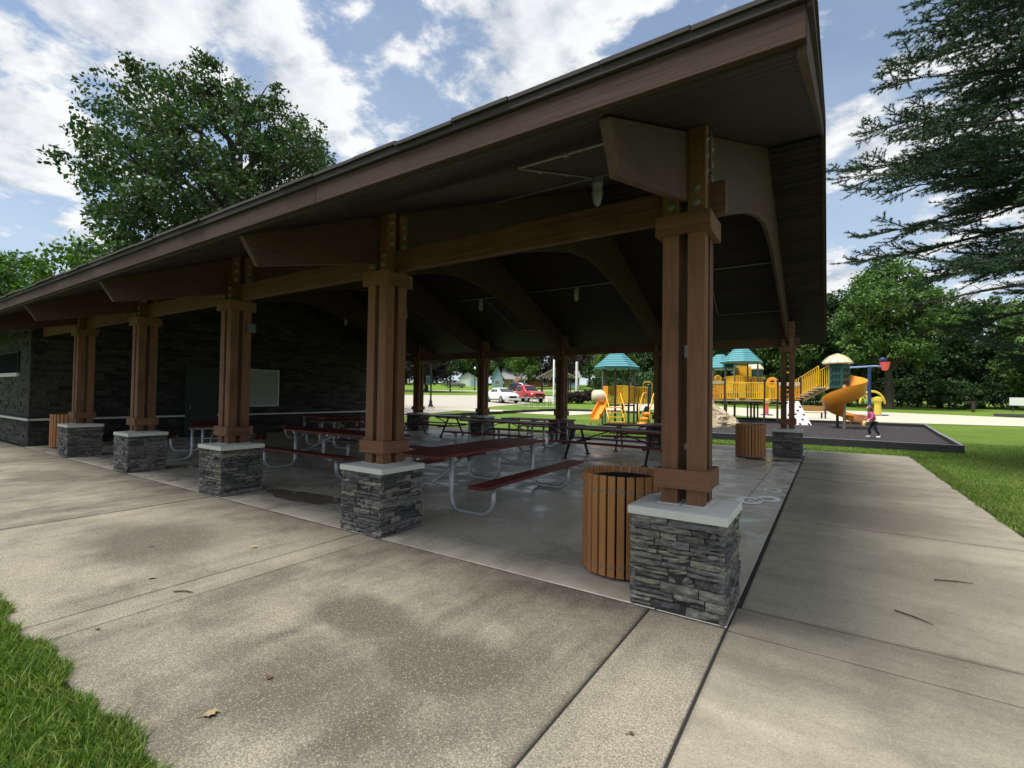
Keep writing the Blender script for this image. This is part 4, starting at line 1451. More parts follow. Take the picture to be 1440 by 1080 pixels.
    prof = [(0.70, 3.53), (0.71, 3.60), (0.56, 3.80), (0.34, 3.97), (0.10, 4.07), (0, 4.09)]
    rf.lathe(prof, 12).lathe([(0, 3.56), (0.69, 3.53)], 12)
    rf.build('tower_roof', M['cream'], t, loc=(cx, cy, 0))
    for k in range(12):
        a = 2 * PI * k / 12
        MB().tube([(0.72 * math.cos(a), 0.72 * math.sin(a), 3.60), (0.57 * math.cos(a), 0.57 * math.sin(a), 3.81), (0.35 * math.cos(a), 0.35 * math.sin(a), 3.985), (0.05 * math.cos(a), 0.05 * math.sin(a), 4.10)], 0.018, 5).build('roof_rib', M['tan'], t, loc=(cx, cy, 0))
    MB().tube([(cx, cy, -0.1), (cx, cy, 2.2)], 0.07, 8).build('post', M['post_brown'], t)
    # spiral slide: starts on the tower's right and turns one full round
    sx, sy = cx + 0.30, cy - 0.80
    MB().tube([(sx, sy, -0.1), (sx, sy, 2.35)], 0.075, 10).build('slide_post', M['tan'], t, 40)
    pth = []
    n = 34
    for k in range(n + 1):
        f = k / n
        a = R(75) - f * R(395)
        rr = 0.56
        z = 2.12 - 1.62 * min(1, f * 1.05)
        c, s_ = math.cos(a), math.sin(a)
        pth.append(((sx + rr * c, sy + rr * s_, z), (c, s_, 0)))
    ca = R(75) - R(395)
    tg = Vector((math.sin(ca), -math.cos(ca), 0))
    for k in range(1, 4):
        p = Vector((sx + 0.56 * math.cos(ca), sy + 0.56 * math.sin(ca), 0.48)) + tg * 0.16 * k
        pth.append(((p.x, p.y, 0.5 - 0.015 * k), (math.cos(ca), math.sin(ca), 0)))
    rings = []
    for i, (p, sd) in enumerate(pth):
        p, sd = Vector(p), Vector(sd)
        ho = 0.78 if i < 14 else max(0.24, 0.78 - (i - 14) * 0.032)
        q = [(-0.50, 0.25), (-0.47, 0.06), (-0.2, 0.0), (0.15, 0.02), (0.40, 0.16), (0.50, ho), (0.555, ho + 0.02), (0.46, 0.10), (0.18, -0.06), (-0.22, -0.08), (-0.53, -0.02), (-0.55, 0.25)]
        rings.append([p + sd * (u * 0.84) + Vector((0, 0, v)) for u, v in q])
    MB().loft(rings).build('spiral_slide', M['orange'], t, 60)
    e = rings[-2][2]
    arch_handle(t, (e.x - 0.25, e.y - 0.12, 0), (e.x + 0.2, e.y + 0.05, 0), 0.46, 'slide_leg', 'orange')
    # leaning climbing wall with holds
    a, b = Vector(L(3.45, -1.3)), Vector(L(4.7, -1.3))
    up = Vector(L(3.45, 0.0, D)) - a
    nrm = (b - a).cross(up).normalized()
    w = MB().hexa([a, b, b + nrm * -0.05, a + nrm * -0.05, a + up * 0.98 + U * 0.08, b + up * 0.98 - U * 0.08, b + up * 0.98 - U * 0.08 - nrm * 0.05, a + up * 0.98 + U * 0.08 - nrm * 0.05]).build('climbing_panel', M['pink_panel'], t)
    r = random.Random(4)
    hold = MB().lathe([(0.0, 0.05), (0.05, 0.04), (0.075, 0.0), (0.0, 0.0)], 7).mesh('climbing_hold', M['dark_in'])
    for i in range(5):
        for j in range(6):
            if (i + j) % 2:
                continue
            f, g = 0.14 + 0.72 * i / 4 + r.uniform(-.03, .03), 0.08 + 0.84 * j / 5 + r.uniform(-.03, .03)
            p = a.lerp(b, f) + up * g + nrm * 0.002
            o = link_mesh('climbing_hold', hold, w, p)
            o.rotation_euler = nrm.to_track_quat('Z', 'Y').to_euler()
big_structure()

# --- moulded climbing rock
def climbing_rock():
    bm = bmesh.new()
    bmesh.ops.create_icosphere(bm, subdivisions=5, radius=1.0)
    from mathutils import noise
    for v in bm.verts:
        p = v.co.copy()
        n = noise.fractal(p * 2.2, 0.9, 2.0, 4) * 0.16 + noise.cell(p * 3.0) * 0.05 + noise.cell(p * 6.0) * 0.03
        k = 1 + n
        x, y, z = p.x * 1.75 * k, p.y * 1.0 * k, p.z * 2.35 * k
        # wedge: high at left, running down to the right
        f = (x + 1.75) / 3.5
        z *= max(0.10, 1.02 - 0.92 * f)
        v.co = (x, y, z)
    geom = bm.verts[:] + bm.edges[:] + bm.faces[:]
    bmesh.ops.bisect_plane(bm, geom=geom, plane_co=(0, 0, -0.08), plane_no=(0, 0, 1), clear_inner=True)
    me = bpy.data.meshes.new('climbing_rock')
    bm.to_mesh(me)
    bm.free()
    me.materials.append(M['rock'])
    o = link_mesh('climbing_rock', me, None, (-4.75, 24.3, PZ), (0, 0, R(33)))
    tag(o, 'tan moulded climbing rock sloping down to the right in the mulch bed', 'climbing rock')
climbing_rock()

# --- the child in pink
M['skin'] = plain('skin', (0.50, 0.28, 0.19, 1), 0.55, var=0.05)
M['hair'] = plain('brown hair', (0.16, 0.085, 0.045, 1), 0.5, var=0.3, nscale=40)
M['pink'] = plain('pink jacket', (0.52, 0.085, 0.19, 1), 0.75)
M['pinkl'] = plain('light pink hood', (0.72, 0.28, 0.36, 1), 0.75)
M['navy'] = plain('dark leggings', (0.016, 0.020, 0.030, 1), 0.75)
M['white'] = plain('white paint', (0.72, 0.72, 0.70, 1), 0.5)
M['bag'] = plain('pale yellow bag', (0.62, 0.42, 0.20, 1), 0.6)
def skin_mesh(name, verts, edges, radii, mat, parent, root=0, sub_=2):
    me = bpy.data.meshes.new(name)
    me.from_pydata(verts, edges, [])
    o = bpy.data.objects.new(name, me)
    COL.objects.link(o)
    sk = o.modifiers.new('skin', 'SKIN')
    sk.use_smooth_shade = True
    for i, r in enumerate(radii):
        me.skin_vertices[0].data[i].radius = (r, r) if not isinstance(r, tuple) else r
    me.skin_vertices[0].data[root].use_root = True
    sb = o.modifiers.new('subsurf', 'SUBSURF')
    sb.levels = sub_
    sb.render_levels = sub_
    dg = bpy.context.evaluated_depsgraph_get()
    dg.update()
    m2 = bpy.data.meshes.new_from_object(o.evaluated_get(dg))
    bpy.data.objects.remove(o)
    m2.name = name
    m2.materials.clear()
    m2.materials.append(mat)
    n = link_mesh(name, m2, parent)
    return n
def child():
    # local axes: x forward (the way she walks), y to her left, z up; 1.42 m tall
    t = thing('person', 'child in pink jacket and dark leggings walking, holding a yellow bag', 'person', (2.16, 20.9, 0.10), R(213.3 - 15))
    t.scale = (0.95, 0.95, 0.95)
    hip, chest = (0.0, 0, 0.70), (0.10, 0, 1.03)
    V_ = {'pel': (0, 0, 0.70), 'waist': (0.03, 0, 0.83), 'chest': (0.09, 0, 1.0), 'neck': (0.13, 0, 1.13), 'head0': (0.16, 0, 1.19), 'head': (0.19, 0, 1.28), 'top': (0.19, 0, 1.34)}
    vs = [V_['pel'], V_['waist'], V_['chest'], V_['neck'], V_['head0'], V_['head'], V_['top'],
          (0.0, 0.075, 0.66), (-0.05, 0.08, 0.38), (-0.22, 0.085, 0.09), (-0.14, 0.09, 0.035),
          (0.0, -0.075, 0.66), (0.13, -0.08, 0.38), (0.09, -0.085, 0.08), (0.19, -0.09, 0.035),
          (0.10, 0.13, 1.05), (0.10, 0.19, 0.86), (0.24, 0.16, 0.76), (0.28, 0.155, 0.745),
          (0.10, -0.13, 1.05), (0.12, -0.18, 0.86), (0.27, -0.13, 0.80), (0.31, -0.12, 0.795)]
    ed = [(0, 1), (1, 2), (2, 3), (3, 4), (4, 5), (5, 6), (0, 7), (7, 8), (8, 9), (9, 10), (0, 11), (11, 12), (12, 13), (13, 14), (2, 15), (15, 16), (16, 17), (17, 18), (2, 19), (19, 20), (20, 21), (21, 22)]
    rad = [0.10, 0.095, 0.105, 0.045, 0.062, 0.098, 0.06, 0.075, 0.055, 0.036, 0.03, 0.075, 0.055, 0.036, 0.03, 0.052, 0.038, 0.030, 0.026, 0.052, 0.038, 0.030, 0.026]
    skin_mesh('body', vs, ed, rad, M['skin'], t)
    # jacket over trunk and arms
    jv = [(0.0, 0, 0.74), (0.03, 0, 0.85), (0.09, 0, 1.0), (0.12, 0, 1.08), (0.10, 0.13, 1.05), (0.10, 0.19, 0.86), (0.21, 0.165, 0.775), (0.10, -0.13, 1.05), (0.12, -0.18, 0.86), (0.24, -0.135, 0.81)]
    je = [(0, 1), (1, 2), (2, 3), (2, 4), (4, 5), (5, 6), (2, 7), (7, 8), (8, 9)]
    skin_mesh('jacket', jv, je, [0.135, 0.125, 0.130, 0.085, 0.068, 0.055, 0.045, 0.068, 0.055, 0.045], M['pink'], t)
    skin_mesh('hood', [(0.03, -0.07, 1.10), (-0.01, 0, 1.08), (0.03, 0.07, 1.10)], [(0, 1), (1, 2)], [0.05, 0.065, 0.05], M['pinkl'], t, 1)
    lv = [(0, 0, 0.70), (0.0, 0.075, 0.64), (-0.05, 0.08, 0.38), (-0.19, 0.085, 0.13), (0.0, -0.075, 0.64), (0.13, -0.08, 0.38), (0.095, -0.085, 0.12)]
    skin_mesh('leggings', lv, [(0, 1), (1, 2), (2, 3), (0, 4), (4, 5), (5, 6)], [0.115, 0.085, 0.063, 0.048, 0.085, 0.063, 0.048], M['navy'], t)
    for x, y in ((-0.16, 0.088), (0.15, -0.088)):
        skin_mesh('shoe', [(x - 0.07, y, 0.045), (x + 0.02, y, 0.045), (x + 0.10, y, 0.035)], [(0, 1), (1, 2)], [0.045, 0.045, 0.038], M['white'], t, 1)
    # long hair down the back
    skin_mesh('hair', [(0.17, 0, 1.37), (0.10, 0, 1.33), (0.07, 0, 1.22), (0.03, 0, 1.10), (0.00, 0.01, 0.98), (0.19, 0.085, 1.30), (0.19, -0.085, 1.30), (0.15, 0.09, 1.17), (0.15, -0.09, 1.17)],
              [(0, 1), (1, 2), (2, 3), (3, 4), (1, 5), (1, 6), (5, 7), (6, 8)], [(0.085, 0.07), (0.10, 0.085), (0.09, 0.08), (0.075, 0.06), (0.045, 0.035), 0.045, 0.045, 0.03, 0.03], M['hair'], t, 1)
    for s in (-1, 1):
        MB().lathe([(0, 0.006), (0.012, 0.003), (0.014, 0)], 8).build('eye', M['dark_in'], t, loc=(0.280, s * 0.036, 1.285)).rotation_euler = (0, PI / 2, 0)
        # five separate fingers
        hx, hy, hz = (0.30, 0.15, 0.735) if s > 0 else (0.33, -0.115, 0.785)
        for k in range(4):
            yy = hy + (k - 1.5) * 0.014
            skin_mesh('finger', [(hx - 0.02, yy, hz), (hx + 0.02 + 0.004 * (k in (1, 2)), yy, hz - 0.012), (hx + 0.025, yy, hz - 0.04)], [(0, 1), (1, 2)], [0.008, 0.007, 0.006], M['skin'], t, 0, 1)
        skin_mesh('thumb', [(hx - 0.03, hy - s * 0.02, hz), (hx, hy - s * 0.036, hz - 0.012), (hx + 0.012, hy - s * 0.034, hz - 0.035)], [(0, 1), (1, 2)], [0.009, 0.008, 0.006], M['skin'], t, 0, 1)
    MB().lathe([(0, -0.016), (0.014, -0.010), (0.010, 0.016), (0, 0.03)], 8).build('nose', M['skin'], t, True, loc=(0.287, 0, 1.262))
    b = MB()
    b.lathe([(0, -0.15), (0.09, -0.145), (0.125, -0.08), (0.12, 0.06), (0.075, 0.13), (0.0, 0.14)], 14)
    b.build('hand_bag', M['bag'], None, True, loc=(0, 0, 0))
    o = bpy.context.scene.collection.objects['hand_bag']
    o.matrix_world = t.matrix_basis @ Matrix.Translation((0.33, 0.02, 0.60)) @ Matrix.Diagonal((0.75, 0.85, 1, 1))
    MB().tube([(-0.0, 0.115, 0.10), (-0.02, 0.13, 0.15), (0.0, 0.1, 0.19), (0.0, -0.1, 0.23), (0, -0.12, 0.2), (0, -0.10, 0.08)], 0.010, 6).build('strap', M['leaf_brown'], o, True)
    MB().lathe([(0, 0.012), (0.05, 0.0)], 10).build('badge', M['leaf_brown'], o, loc=(0.0, 0.128, -0.0)).rotation_euler = (-PI / 2, 0, 0)
    tag(o, 'pale yellow round bag with brown badge held by the child', 'bag')
child()

# --- splash pad features, bench, signs beyond the bed
M['blue'] = plain('blue paint', (0.014, 0.030, 0.115, 1), 0.4)
M['pale_blue'] = plain('pale blue paint', (0.24, 0.32, 0.58, 1), 0.4)
M['green_b'] = plain('green bucket', (0.12, 0.50, 0.24, 1), 0.4)
M['red_b'] = plain('red bucket', (0.68, 0.10, 0.09, 1), 0.4)
M['yellow_p'] = plain('lemon paint', (0.68, 0.52, 0.06, 1), 0.4)
M['paving'] = plain('pale concrete path', (0.50, 0.44, 0.34, 1), 0.9, var=0.12, nscale=0.8)
drape('path', [(-30, 22.5), (-24, 23.6), (-14.0, 25.2), (-12.2, 31.5), (-12.5, 38.0), (-11.0, 41.5), (-6, 38.5), (-1.2, 36.4), (4, 37.4), (10.9, 39.3), (24, 41.5)],
      [(-30, 24.5), (-25, 25.6), (-16.8, 28.0), (-15.5, 35), (-18, 46), (-13, 58), (-7, 58), (-3, 60), (3, 61), (14.8, 55.5), (28, 50)], M['paving'], 0.04, 60, 10)
def splash_tee():
    x, y = 3.65, 49.4
    z = gz(x, y)
    t = thing('splash_tee', 'blue splash post with green and red tipping buckets on a crossbar', 'splash feature', (x, y, z))
    U = Vector((0.83, 0.55, 0))
    k = 50.0 / 60.2
    MB().tube([(0, 0, 0), (0, 0, 4.3)], 0.14, 12).build('post', M['blue'], t, 40)
    MB().tube([-U * 2.2 + Vector((0, 0, 4.2)), -U * 0.8 + Vector((0, 0, 4.3)), U * 0.6 + Vector((0, 0, 4.4)), U * 1.1 + Vector((0, 0, 4.35))], 0.07, 8).build('crossbar', M['pale_blue'], t, True)
    for u, m in ((-2.35, 'green_b'), (1.40, 'red_b')):
        p = U * u
        MB().lathe([(0.22, 3.92), (0.40, 4.65), (0.37, 4.65), (0.20, 3.98), (0, 3.98)], 14).build('bucket', M[m], t, 40, loc=(p.x, p.y, 0 if u < 0 else 0.1))
    MB().lathe([(0.0, 0.0), (0.28, 0.1), (0.30, 0.3), (0, 0.45)], 10).build('spout', M['blue'], t, True, loc=(U.x * 1.2, U.y * 1.2, 4.75))
splash_tee()
def splash_arch():
    x, y = 3.1, 50.8
    t = thing('splash_arch', 'low yellow splash arches with a stout yellow pillar', 'splash feature', (x, y, gz(x, y)))
    U = Vector((0.83, 0.55, 0))
    for u0, u1, h, z0 in ((-1.5, 0.75, 1.55, 1.0), (-0.1, 2.2, 1.6, 1.0)):
        pts = []
        for k in range(13):
            a = PI * k / 12
            pts.append(U * ((u0 + u1) / 2 - (u1 - u0) / 2 * math.cos(a)) + Vector((0, 0, z0 + (h) * 0.72 * math.sin(a))))
        MB().tube(pts, 0.10, 8).build('arch', M['yellow_p'], t, True)
    MB().tube([U * -1.5 + Vector((0, 0, 0)), U * -1.5 + Vector((0, 0, 1.02))], 0.10, 8).build('foot', M['yellow_p'], t)
    MB().lathe([(0.36, 0), (0.30, 0.05), (0.26, 1.15), (0.40, 1.3), (0.40, 1.55), (0.0, 1.7)], 12).build('pillar', M['yellow_p'], t, 40, loc=tuple(U * 1.55))
    MB().lathe([(0.55, 0), (0.5, 0.06), (0, 0.08)], 14).build('base_ring', M['blue'], t, 40, loc=tuple(U * 1.55 + Vector((0.1, -2.0, 0))))
splash_arch()
def spray_post():
    x, y = -3.7, 41.5
    t = thing('spray_post', 'short red, yellow and blue spray post on the splash pad', 'splash feature', (x, y, gz(x, y)))
    MB().lathe([(0.5, 0), (0.45, 0.08), (0, 0.1)], 14).build('base_ring', M['blue'], t)
    MB().tube([(0, 0, 0.08), (0, 0, 1.0)], 0.15, 10).build('post', M['red_b'], t, 40)
    MB().lathe([(0.2, 1.0), (0.32, 1.15), (0.2, 1.4), (0, 1.45)], 12).build('nozzle', M['yellow_p'], t, True)
spray_post()
def bench():
    x, y = -0.35, 38.6
    t = thing('park_bench', 'brown slatted bench with dark legs beyond the spiral slide', 'bench', (x, y, gz(x, y)), R(33))
    for k in range(3):
        MB().box(-1.3, 1.3, 0.28 + k * 0.13, 0.39 + k * 0.13, 0.42, 0.46).build('seat_slat', M['slat'], t)
    for k in range(3):
        MB().box(-1.3, 1.3, 0.24, 0.28, 0.56 + k * 0.14, 0.68 + k * 0.14).build('back_slat', M['slat'], t)
    for s in (-1.05, 1.05):
        MB().box(s - 0.05, s + 0.05, 0.17, 0.238, 0, 1.0).box(s - 0.05, s + 0.05, 0.60, 0.67, 0, 0.42).build('leg', M['post_brown'], t)
bench()
def small_sign():
    x, y = 17.6, 78.0
    z = gz(x, y)
    t = thing('park_sign', 'small white blank-looking park sign standing by the woods', 'sign', (19.8, 78, gz(19.8, 78)))
    MB().box(-0.9, 0.9, -0.03, 0.03, 0.75, 1.7).build('sign_board', M['white'], t)
    for s in (-0.6, 0.6):
        MB().box(s - 0.06, s + 0.06, 0.04, 0.12, 0, 1.6).build('post', M['post_brown'], t)
    p = thing('marker_post', 'short dark marker post at the far edge of the lawn', 'post', (14.2, 70, gz(14.2, 70)))
    MB().box(-0.14, 0.14, -0.14, 0.14, 0, 1.25).build('shaft', M['post_brown'], p)
    MB().box(-0.75, -0.142, -0.06, 0.06, 1.0, 1.2).build('arm', M['post_brown'], p)
small_sign()
def mound():
    m = drape('shrub_bed', [(13.5, 58.5), (16, 58.0), (22, 57.5), (30, 57)], [(15, 66), (19, 67), (26, 66), (34, 65)], M['mulch'], 0.07, 20, 4)
mound()
# ------------------------------------------------------------------ street side: car park, cars, houses, lamps, signs
M['lot'] = plain('pale asphalt', (0.40, 0.36, 0.30, 1), 0.92, var=0.14, nscale=0.4)
drape('car_park', [(-20, 6), (-21.1, 17.4), (-23.9, 31.3), (-24.8, 39.5), (-25.0, 44.0), (-27, 50)], [(-64, 22), (-52.0, 39.5), (-46.5, 46.5), (-40.8, 53.2), (-37, 56), (-33, 59)], M['lot'], 0.035, 50, 12)
drape('street', [(-95, 40), (-66, 53), (-54, 66), (-46, 80), (-30, 96), (0, 112)], [(-97, 44), (-69, 56.5), (-58, 68.5), (-50, 83), (-33, 100), (-2, 117)], M['lot'], 0.035, 50, 4)
for k in range(5):
    x, y = -27.2 - 1.25 * k * 1.9, 34.0 - 0.2 * k
for px, py, L, a in ((-25.2, 31.0, 0.9, 60), (-24.4, 33.2, 0.9, 60)):
    pass
M['tyre'] = plain('tyre rubber', (0.015, 0.015, 0.015, 1), 0.8)
M['rim'] = plain('alloy rim', (0.45, 0.46, 0.48, 1), 0.3, metal=0.8)
M['car_glass'] = plain('tinted car glass', (0.022, 0.028, 0.034, 1), 0.06, var=0.0, spec=0.7)
M['lamp_clear'] = plain('clear lamp lens', (0.62, 0.64, 0.66, 1), 0.12, spec=0.7)
M['lamp_red'] = plain('red lamp lens', (0.35, 0.015, 0.01, 1), 0.2)
def paint(name, c):
    t = NT(name)
    t.fin(c, 0.30, 0.5)
    t.b.inputs['Coat Weight'].default_value = 0.7
    t.b.inputs['Coat Roughness'].default_value = 0.06
    return t.mat
M['car_white'] = paint('white car paint', (0.74, 0.75, 0.76, 1))
M['car_red'] = paint('red car paint', (0.42, 0.020, 0.022, 1))
M['car_dark'] = paint('dark car paint', (0.020, 0.022, 0.028, 1))
M['car_grey'] = paint('pewter car paint', (0.17, 0.165, 0.15, 1))
def section(hw, zb, zs, zt, tuck=0.06):
    """one closed body ring seen from the front: half width, underside, shoulder and top heights"""
    r = [(hw - 0.10, zb), (hw - 0.02, zb + 0.10), (hw, (zb + zs) / 2), (hw - 0.015, zs - 0.05), (hw - 0.07, zs), (hw * 0.80, (zs * 0.35 + zt * 0.65)), (hw * 0.5, zt)]
    return r + [(-y, z) for y, z in reversed(r)]
def car(label, loc, rz, mat, kind):
    t = thing('parked_car', label, 'car', loc, rz, 'cars parked near the street')
    if kind == 'sedan':
        Lx, W2, H = 4.75, 0.93, 1.50
        st = [(-2.36, .70, .42, .80, .88), (-2.28, .84, .30, .92, 1.02), (-1.7, .91, .24, .98, 1.08), (-0.6, .93, .22, .97, 1.04), (0.6, .93, .22, .96, 1.03), (1.2, .92, .23, .95, 1.03), (1.85, .90, .24, .88, .96), (2.22, .82, .28, .74, .82), (2.38, .66, .36, .62, .70)]
        gh = [(-1.95, .70, 1.05), (-1.05, .66, 1.46), (-0.2, .66, 1.50), (0.35, .66, 1.46), (1.22, .74, 1.02)]
        wx, wr = (-1.42, 1.46), 0.345
    elif kind == 'truck':
        Lx, W2, H = 5.2, 0.96, 1.80
        st = [(-2.6, .88, .50, 1.05, 1.10), (-2.5, .94, .42, 1.12, 1.15), (-1.0, .95, .38, 1.12, 1.15), (0.4, .95, .38, 1.12, 1.16), (1.2, .95, .38, 1.10, 1.17), (2.2, .92, .40, 1.02, 1.12), (2.5, .86, .42, .92, 1.0), (2.6, .80, .46, .85, .9)]
        gh = [(-0.75, .78, 1.14), (-0.55, .74, 1.74), (0.2, .74, 1.80), (0.70, .74, 1.74), (1.38, .80, 1.14)]
        wx, wr = (-1.65, 1.68), 0.40
    else:
        Lx, W2, H = 4.7, 0.95, 1.78
        st = [(-2.36, .84, .46, .98, 1.04), (-2.28, .92, .36, 1.06, 1.10), (-1.0, .94, .32, 1.08, 1.12), (0.6, .94, .32, 1.06, 1.12), (1.3, .94, .32, 1.04, 1.12), (2.05, .91, .34, .98, 1.06), (2.32, .84, .38, .84, .92), (2.4, .74, .44, .76, .82)]
        gh = [(-2.25, .78, 1.08), (-1.95, .74, 1.70), (-0.6, .74, 1.78), (0.35, .74, 1.74), (1.18, .80, 1.10)]
        wx, wr = (-1.40, 1.42), 0.37
    rings = [[(x, y, z) for y, z in section(hw, zb, zs, zt)] for x, hw, zb, zs, zt in st]
    body = MB().loft(rings)
    cab = []
    for x, hw, z in gh:
        zb = 0.94
        cab.append([(x, hw + 0.10 if z < 1.2 else hw + 0.12, zb), (x, hw + (0.02 if z > 1.2 else 0.06), min(z, zb + (z - zb) * 0.72)), (x, hw * 0.86, z - 0.015), (x, hw * 0.4, z + 0.02),
                    (x, -hw * 0.4, z + 0.02), (x, -hw * 0.86, z - 0.015), (x, -hw - (0.02 if z > 1.2 else 0.06), min(z, zb + (z - zb) * 0.72)), (x, -hw - (0.10 if z < 1.2 else 0.12), zb)])
    body.loft(cab)
    b = body.build('body', mat, t, 38)
    # glazing set just proud of the cabin
    g = MB()
    for s in (-1, 1):
        for i in range(1, len(gh) - 2):
            xa, ha, za = gh[i]
            xb, hb, zb_ = gh[i + 1]
            f = 0.06
            x0, x1 = xa + (xb - xa) * f, xb - (xb - xa) * f
            y0, y1 = s * (ha + 0.108), s * (ha + 0.045)
            g.hexa([(x0, y0 + s * .006, 1.12), (x1, y0 + s * .006, 1.12), (x1, y0 - s * .02, 1.12), (x0, y0 - s * .02, 1.12), (x0 + .04, y1 + s * .006, za - 0.13), (x1 - .04, y1 + s * .006, zb_ - 0.13), (x1 - .04, y1 - s * .02, zb_ - 0.13), (x0 + .04, y1 - s * .02, za - 0.13)])
    def screen(p, q, up):
        (xa, ha, za), (xb, hb, zb_) = p, q
        d = Vector((xb - xa, 0, zb_ - za))
        n = Vector((-d.z, 0, d.x)).normalized()
        if n.z < 0:
            n = -n
        a, bb = Vector((xa, 0, za)) + d * 0.10, Vector((xa, 0, za)) + d * 0.90
        vs = []
        for pt, w in ((a, ha * 0.86), (bb, hb * 0.90)):
            vs += [pt + Vector((0, -w, 0)) + n * 0.03, pt + Vector((0, w, 0)) + n * 0.03]
        vs2 = [v - n * 0.03 for v in vs]
        g.hexa([vs[0], vs[1], vs[3], vs[2], vs2[0], vs2[1], vs2[3], vs2[2]])
    screen(gh[-2], gh[-1], 1)
    screen(gh[1], gh[0], 1)
    g.build('window', M['car_glass'], t)
    for wxx in wx:
        for s in (-1, 1):
            y = s * (W2 - 0.105)
            w = MB().lathe([(wr * 0.62, -0.10), (wr * 0.92, -0.11), (wr, -0.07), (wr, 0.07), (wr * 0.92, 0.11), (wr * 0.62, 0.10)], 20, axis='Y').build('wheel', M['tyre'], t, 40, loc=(wxx, y, wr))
            m = MB().lathe([(0, 0.085), (0.06, 0.10), (0.08, 0.085), (wr * 0.56, 0.075), (wr * 0.64, 0.098), (wr * 0.66, 0.06)], 20, axis='Y')
            for k in range(5):
                a = 2 * PI * k / 5
                m.bar((0.05 * math.cos(a), 0.10, 0.05 * math.sin(a)), (wr * 0.6 * math.cos(a), 0.098, wr * 0.6 * math.sin(a)), 0.07, 0.012, (0, 1, 0))
            r_ = m.build('rim', M['rim'], w, 40)
            if s < 0:
                r_.rotation_euler = (0, 0, PI)
            MB().lathe([(wr + 0.055, -0.012), (wr + 0.055, 0.03), (0, 0.03)], 20, axis='Y').build('wheel_arch', M['dark_in'], t, loc=(wxx, s * (W2 - 0.025), wr + 0.015)).rotation_euler = (0, 0, 0 if s < 0 else PI)
    xf = st[-2][0]
    hw, zl = st[-2][1], st[-2][3]
    for s in (-1, 1):
        MB().obox((xf - 0.02, s * (hw - 0.16), zl - 0.08), (0.10, -s * 0.05, 0), (0.03 * s, 0.15, 0), (0.02, 0, 0.065)).build('headlight', M['lamp_clear'], t, bevel=0.02)
        MB().obox((st[1][0] - 0.0, s * (st[1][1] - 0.10), st[1][3] - 0.10), (0.06, 0, 0), (0, 0.12, 0), (0, 0, 0.09)).build('tail_light', M['lamp_red'], t, bevel=0.01)
        MB().obox((gh[-1][0] - 0.18, s * (W2 + 0.06), 1.08), (0.06, 0, 0), (0, 0.09, 0), (0, 0, 0.07)).build('mirror', mat, t, bevel=0.02)
    xe = st[-1][0]
    MB().box(xe - 0.12, xe + 0.012, -hw * 0.50, hw * 0.50, zl - 0.26, zl - 0.04).build('grille', M['dark_in'], t, bevel=0.01)
    MB().box(xe - 0.2, xe + 0.03, -hw * 0.86, hw * 0.86, st[-1][2] - 0.10, st[-1][2] + 0.06).build('bumper', mat if kind == 'sedan' else M['black_metal'], t, bevel=0.03)
    for s in (-1, 1):
        for xx in (-0.25, 0.5):
            MB().box(xx - 0.09, xx + 0.09, s * (W2 - 0.012), s * (W2 + 0.012), 0.88, 0.91).build('door_handle', M['rim'], t)
        MB().box(st[1][0] + 0.8, 1.0, s * (W2 - 0.03), s * (W2 + 0.004), 0.26, 0.33).build('sill', M['black_metal'], t)
    return t
HD = math.atan2(-0.464, 0.886)
car('white saloon car parked nearest, wheels towards the bike rack', (-27.5, 37.1, gz(-27.5, 37.1)), HD, M['car_white'], 'sedan')
car('red pickup-fronted car parked beside the white car', (-26.85, 40.6, gz(-26.85, 40.6)), HD + 0.05, M['car_red'], 'truck')
car('black car half hidden behind the white and red cars', (-43.5, 66.5, gz(-43.5, 66.5)), HD + 0.5, M['car_dark'], 'suv')
car('pewter grey off-road car standing alone by the far garage', (-72.0, 82.5, gz(-72, 82.5)), 0.58, M['car_grey'], 'suv')

